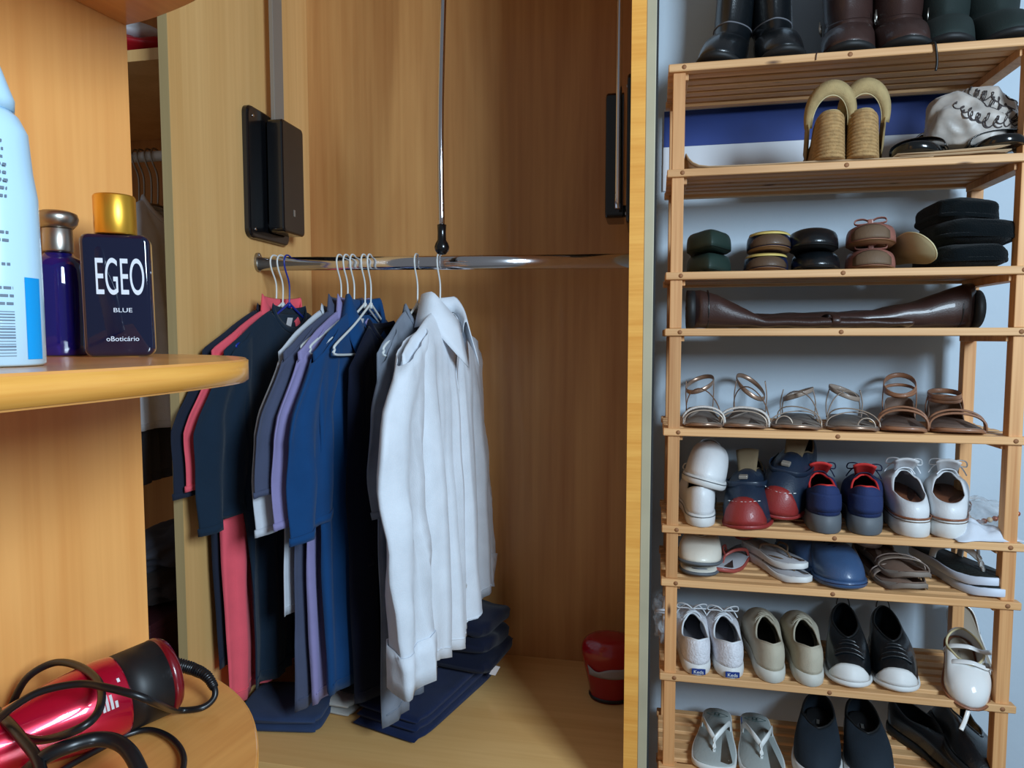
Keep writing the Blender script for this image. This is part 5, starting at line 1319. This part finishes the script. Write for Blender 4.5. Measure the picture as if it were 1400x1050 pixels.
sandal('thong_sandal', 'grey sandal with red edge lying beside the cream loafers', 1003, .150, 7, 158, L=.22, W=.078, bed=M['bed_grey'], sole=M['redstrap'], th=(.008, .010), straps=[('ythong', .80, .40, .026, .0040, M['redstrap']), ('ankle', .14, .030, .060, .003, M['redstrap'])])
for lb, px, dz, an, v_ in (('grey thong sandal with white sole, lowest of the overlapping pair', 1062, 0, 212, .105), ('grey thong sandal with white sole, uppermost of the overlapping pair', 1056, .019, 214, .130)):
    sandal('thong_sandal', lb, px, v_, 7, an, L=.20, W=.070, bed=M['bed_grey'], sole=M['rubber_white'], th=(.012, .016), dz=dz, straps=[('ythong', .80, .42, .022, .0028, M['brown_lining'])], group='grey thong sandals')
closed_shoe('sneaker', 'slate blue leather sneaker with toe pointing out, on the low shelf', 1130, .120, 7, 196, W=.096, L=.25, m=M['l_blue'], sole=(.014, .020), sole_m=M['l_blue'], heel=.050, side=.040, throat=.054, op=(.03, .54), ow=.054, laces=M['lace_navy'], p=1.5, q=2.1, group='slate blue sneakers', curve=.004, bow=False, foxing=M['l_navy'], collar=M['l_navy'])
closed_shoe('sneaker', 'slate blue leather sneaker mostly hidden behind its twin', 1100, .170, 7, 205, W=.086, L=.20, m=M['l_blue'], sole=(.014, .020), sole_m=M['l_blue'], heel=.050, side=.040, throat=.050, op=(.03, .54), ow=.050, p=1.5, q=2.1, group='slate blue sneakers', bow=False)
M['pearl'] = mat('pearl_stripe_leather', (196, 176, 164), .3, .35)
for lb, px, dz, an, v_ in (('brown sandal with pearl striped straps, lower of the overlapping pair', 1210, 0, 204, .115), ('brown sandal with pearl striped straps, upper of the overlapping pair', 1218, .020, 200, .125)):
    sandal('sandal', lb, px, v_, 7, an, L=.235, W=.088, bed=M['bed_brown'], sole=M['bed_taupe'], th=(.010, .014), dz=dz, curl=.008, straps=[('cross', .78, .62, .024, .0080, M['taupe']), ('cross', .72, .56, .026, .0018, M['pearl']), ('cross', .80, .64, .0235, .0018, M['pearl']), ('ankle', .15, .034, .050, .0055, M['pearl']), ('counter', .25, .032, M['taupe'])], group='brown and pearl sandals')
M['ff_black'] = mat('black_textured_footbed', (20, 26, 24), .7, bump=1.2, bscale=120)
M['ff_sole'] = mat('pale_blue_white_foam', (206, 214, 228), .55)
for lb, px, dz, an, v_ in (('white flip-flop with black footbed, lower of the stacked pair', 1310, 0, 212, .122), ('white flip-flop with black footbed, upper of the stacked pair', 1304, .019, 213, .128)):
    sandal('flip_flop', lb, px, v_, 7, an, L=.240, W=.094, bed=M['ff_black'], sole=M['ff_sole'], th=(.016, .018), dz=dz, straps=[('ythong', .82, .40, .044 if dz else .001, .0085, M['plastic_white'])], group='black and white flip-flops')
# ---------------- tier 8
M['kedsblue'] = mat('navy_label', (22, 52, 124), .5)
def plimsoll(label, px, ang):
    t, i = closed_shoe('plimsoll', label, px, .132, 8, ang, W=.082, L=.262, m=M['c_lace'], sole=(.020, .024), heel=.050, side=.036, throat=.060, op=(.02, .50), ow=.058, laces=M['lace_white'], collar=M['lace_white'], insole_m=M['insole_grey'], group='white lace plimsolls', p=1.5, q=1.9, lace_n=5, grow=.002)
    x = -.131-.0033
    lb = box('heel_label', x-.0004, x+.0022, -.0150, .0130, .0055, .0170, M['kedsblue'], t, .0003, label='navy heel label with white lettering')
    mw = Matrix.Translation((-.0018, 0, -.0036)) @ Matrix.Rotation(-pi/2, 4, 'Z') @ Matrix.Rotation(pi/2, 4, 'X')
    text('lettering', 'Keds', .0102, M['plastic_white'], lb, mw, .0002)
plimsoll('white lace plimsoll with a navy heel label, against the left post', 945, 5)
plimsoll('white lace plimsoll with a navy heel label, beside the beige plimsolls', 987, 7)
def beige(label, px, ang):
    closed_shoe('plimsoll', label, px, .132, 8, ang, W=.080, L=.265, m=M['c_beige'], sole=(.022, .026), sole_m=M['rubber_cream'], heel=.052, side=.040, throat=.064, op=(.03, .50), ow=.052, laces=M['c_beige'], collar=M['c_beige'], group='beige canvas plimsolls', p=1.55, q=1.9, bow=False)
M['rubber_cream'] = mat('cream_rubber', (196, 194, 184), .6, var=.06, vscale=40)
beige('beige canvas plimsoll beside the white lace plimsolls', 1043, 6)
beige('beige canvas plimsoll beside the black and white toe shoes', 1095, 5)
def dark_toe(label, px, ang):
    t, i = closed_shoe('sneaker', label, px, .128, 8, ang, W=.086, L=.255, m=M['l_black'], sole=(.012, .020), sole_m=M['rubber_white'], heel=.066, side=.052, throat=.056, op=(.02, .62), ow=.056, group='black sneakers with white toes', p=1.35, q=2.0, insole_m=M['insole_dark'], toe_cap=(M['rubber_white'], .875, 5), lace_n=0, collar=M['rubber_black'])
    zt = i['rim'][0].z
    tube('heel_loop', [(-.122, .014, zt-.004), (-.130, .010, zt+.010), (-.131, 0, zt+.014), (-.130, -.010, zt+.010), (-.122, -.014, zt-.004)], .0035, M['l_black'], t, h=.0012, up=(1, 0, 0))
    for k in range(4):
        r_ = i['rings'][8-k//2]; x = .045+.014*k
        w = .022+.002*k; z = top_z(i, x)
        tube('gathered_band', [(x, -w, z-.009), (x, -w*.5, z-.001), (x, 0, z+.001), (x, w*.5, z-.001), (x, w, z-.009)], .0022, M['l_black'], t, seg=6)
def top_z(i, x):
    # height of the vamp ridge at local x
    best = min((r_[KK] for r_ in i['rings']), key=lambda p: abs(p.x-x)); return best.z
dark_toe('black sneaker with a white toe, left one of the pair', 1156, 180)
dark_toe('black sneaker with a white toe, right one of the pair', 1216, 183)
M['whitepatent'] = mat('white_patent', (232, 232, 230), .16, coat=.8)
M['bed_beige'] = mat('beige_footbed', (150, 138, 122), .6)
t, i = closed_shoe('mary_jane', 'white patent buckled shoe with toe dipping over the shelf edge', 1316, .066, 8, 186, dz=.028, pitch=30, roll=-6, W=.076, L=.172, m=M['whitepatent'], sole=(.005, .006), sole_m=M['rose_sole'] if 'rose_sole' in M else M['insole_brown'], heel=.030, side=.028, throat=.045, op=(.03, .60), ow=.070, group='white patent buckled shoes', p=1.5, q=2.1, insole_m=M['bed_beige'], collar=M['c_cream'])
for xx, zz, ln_ in ((.010, .050, .052), (-.030, .046, .050)):
    tube('instep_strap', [(xx, -.034, .018), (xx+.004, -.028, zz-.006), (xx+.006, 0, zz+.006), (xx+.004, .028, zz-.002), (xx-.004, ln_, zz-.004)], .0055, M['whitepatent'], t, h=.0014, up=(1, 0, 0), seg=8)
box('buckle', .002, .018, .024, .034, .044, .050, M['chrome_dull'], t, .002)
tube('loose_strap_end', [(.085, .0, .004), (.105, -.006, -.004), (.125, -.014, -.008)], .0040, M['whitepatent'], t, h=.0014, up=(0, 1, 0), seg=8)
t, zt_ = sandal('mary_jane', 'white patent buckled shoe leaning upright with its beige footbed showing', 1322, .215, 8, 188, L=.19, W=.080, dz=.020, pitch=64, roll=8, bed=M['bed_beige'], sole=M['whitepatent'], th=(.008, .010), straps=[('counter', .35, .012, M['whitepatent']), ('arc', .82, .03, .02, 0, M['whitepatent'])], group='white patent buckled shoes', cat='shoe')
# clear bag behind the plimsolls at the left post
loc, u = place(908, .18, 8, 0)
pbg = thing('plastic_bag', 'crumpled clear plastic bag bulging out left of the rack post', 'plastic bag', loc, (0, 0, -YAW))
blob('bag_film', .034, .075, .055, M['clearplastic'], pbg, (.006, 0, .0478), seed=31, amp=.4, fr=2.5, creases=.4)
tube('bag_tie', [(-.02, -.06, .085), (-.008, -.075, .094), (.012, -.075, .092), (.0, -.07, .086)], .0028, M['tissue'], pbg, closed=True)
# ---------------- tier 9
M['ff_grey'] = mat('pale_grey_foam', (168, 176, 174), .7, bump=.3, bscale=200); M['ff_print'] = mat('dark_green_print', (52, 74, 72), .7)
def ff(label, px, ang, v, mirror):
    t, zt = sandal('flip_flop', label, px, v, 9, ang, L=.245, W=.094, kind='square', bed=M['ff_grey'], sole=M['plastic_white'], th=(.012, .014), straps=[('ythong', .76, .36, .036, .0070, M['plastic_white'])], group='pale grey flip-flops')
    z = zt(.12)+.0022
    eye = []
    for k in range(2):
        s_ = 1 if k == 0 else -1
        eye.append(sweep([(-.088, -.024, z), (-.088+s_*.007, -.010, z), (-.088+s_*.009, 0, z), (-.088+s_*.007, .010, z), (-.088, .024, z)], .0009, .0004, up=(0, 1, 0), seg=6))
    for q in (-.005, .004): eye.append(sweep([(-.094, q, z), (-.083, q-.001, z)], .0016, .0004, up=(0, 1, 0), spline=False, seg=6))
    eye.append(sweep([(-.086, -.006, z), (-.086, .006, z)], .0014, .0004, up=(1, 0, 0), spline=False, seg=6))
    vs, fs = multi(eye); mesh('footbed_emblem', vs, fs, M['ff_print'], t)
    return t
ff('pale grey flip-flop beside the left post on the lowest visible shelf', 978, 176, .112, 1)
ff2 = ff('pale grey flip-flop with a small dark print on its strap, beside the black slip-ons', 1037, 183, .108, -1)
pr2 = multi([sweep([(-.052+.0045*k, -.0345+.0015*k*0, .0335-.0006*k), (-.0505+.0045*k, -.0335, .0375-.0006*k)], .0012, .0006, up=(0, 0, 1), spline=False, seg=5) for k in range(5)])
mesh('strap_print', pr2[0], pr2[1], M['kedsblue'], ff2)
def slipon(label, px, ang, v):
    t, i = closed_shoe('slip_on_sneaker', label, px, v, 9, ang, W=.092, L=.265, m=M['suede_black'], sole=(.026, .028), sole_m=M['rubber_white'], heel=.046, side=.036, throat=.046, op=(.03, .62), ow=.070, group='black slip-on sneakers', p=1.35, q=2.2, insole_m=M['insole_black'], collar=M['rubber_black'], insole_z=.010)
    box('insole_mark', -.062, -.044, -.003, .003, .0405, .0412, M['silver_trim'], t, 0)
M['suede_black'] = leather('navy_black_suede', (20, 34, 46), .85, 0); M['insole_black'] = mat('black_insole', (12, 13, 18), .85)
slipon('black slip-on sneaker with white sole beside the grey flip-flop', 1117, 176, .118)
slipon('black slip-on sneaker with white sole, right one of the pair', 1182, 182, .118)
dk = dict(W=.094, L=.25, m=M['l_black'], sole=(.012, .02), sole_m=M['rubber_black'], heel=.055, side=.042, throat=.050, op=(.03, .60), ow=.058, p=1.4, q=2.1, insole_m=M['insole_dark'], group='dark loafers on the lowest visible shelf')
closed_shoe('loafer', 'dark loafer lying on its side against the right post', 1310, .125, 9, 196, dz=.030, roll=-28, collar=M['l_black'], **dk)
closed_shoe('loafer', 'dark loafer angled left, partly under the other dark loafer', 1285, .150, 9, 226, **dk)
tube('pale_piping', [(-.09, .044, .030), (-.05, .046, .040), (0, .046, .044), (.04, .046, .038)], .0028, M['silver_trim'], bpy.data.objects['loafer.002'] if 'loafer.002' in bpy.data.objects else t, seg=6)
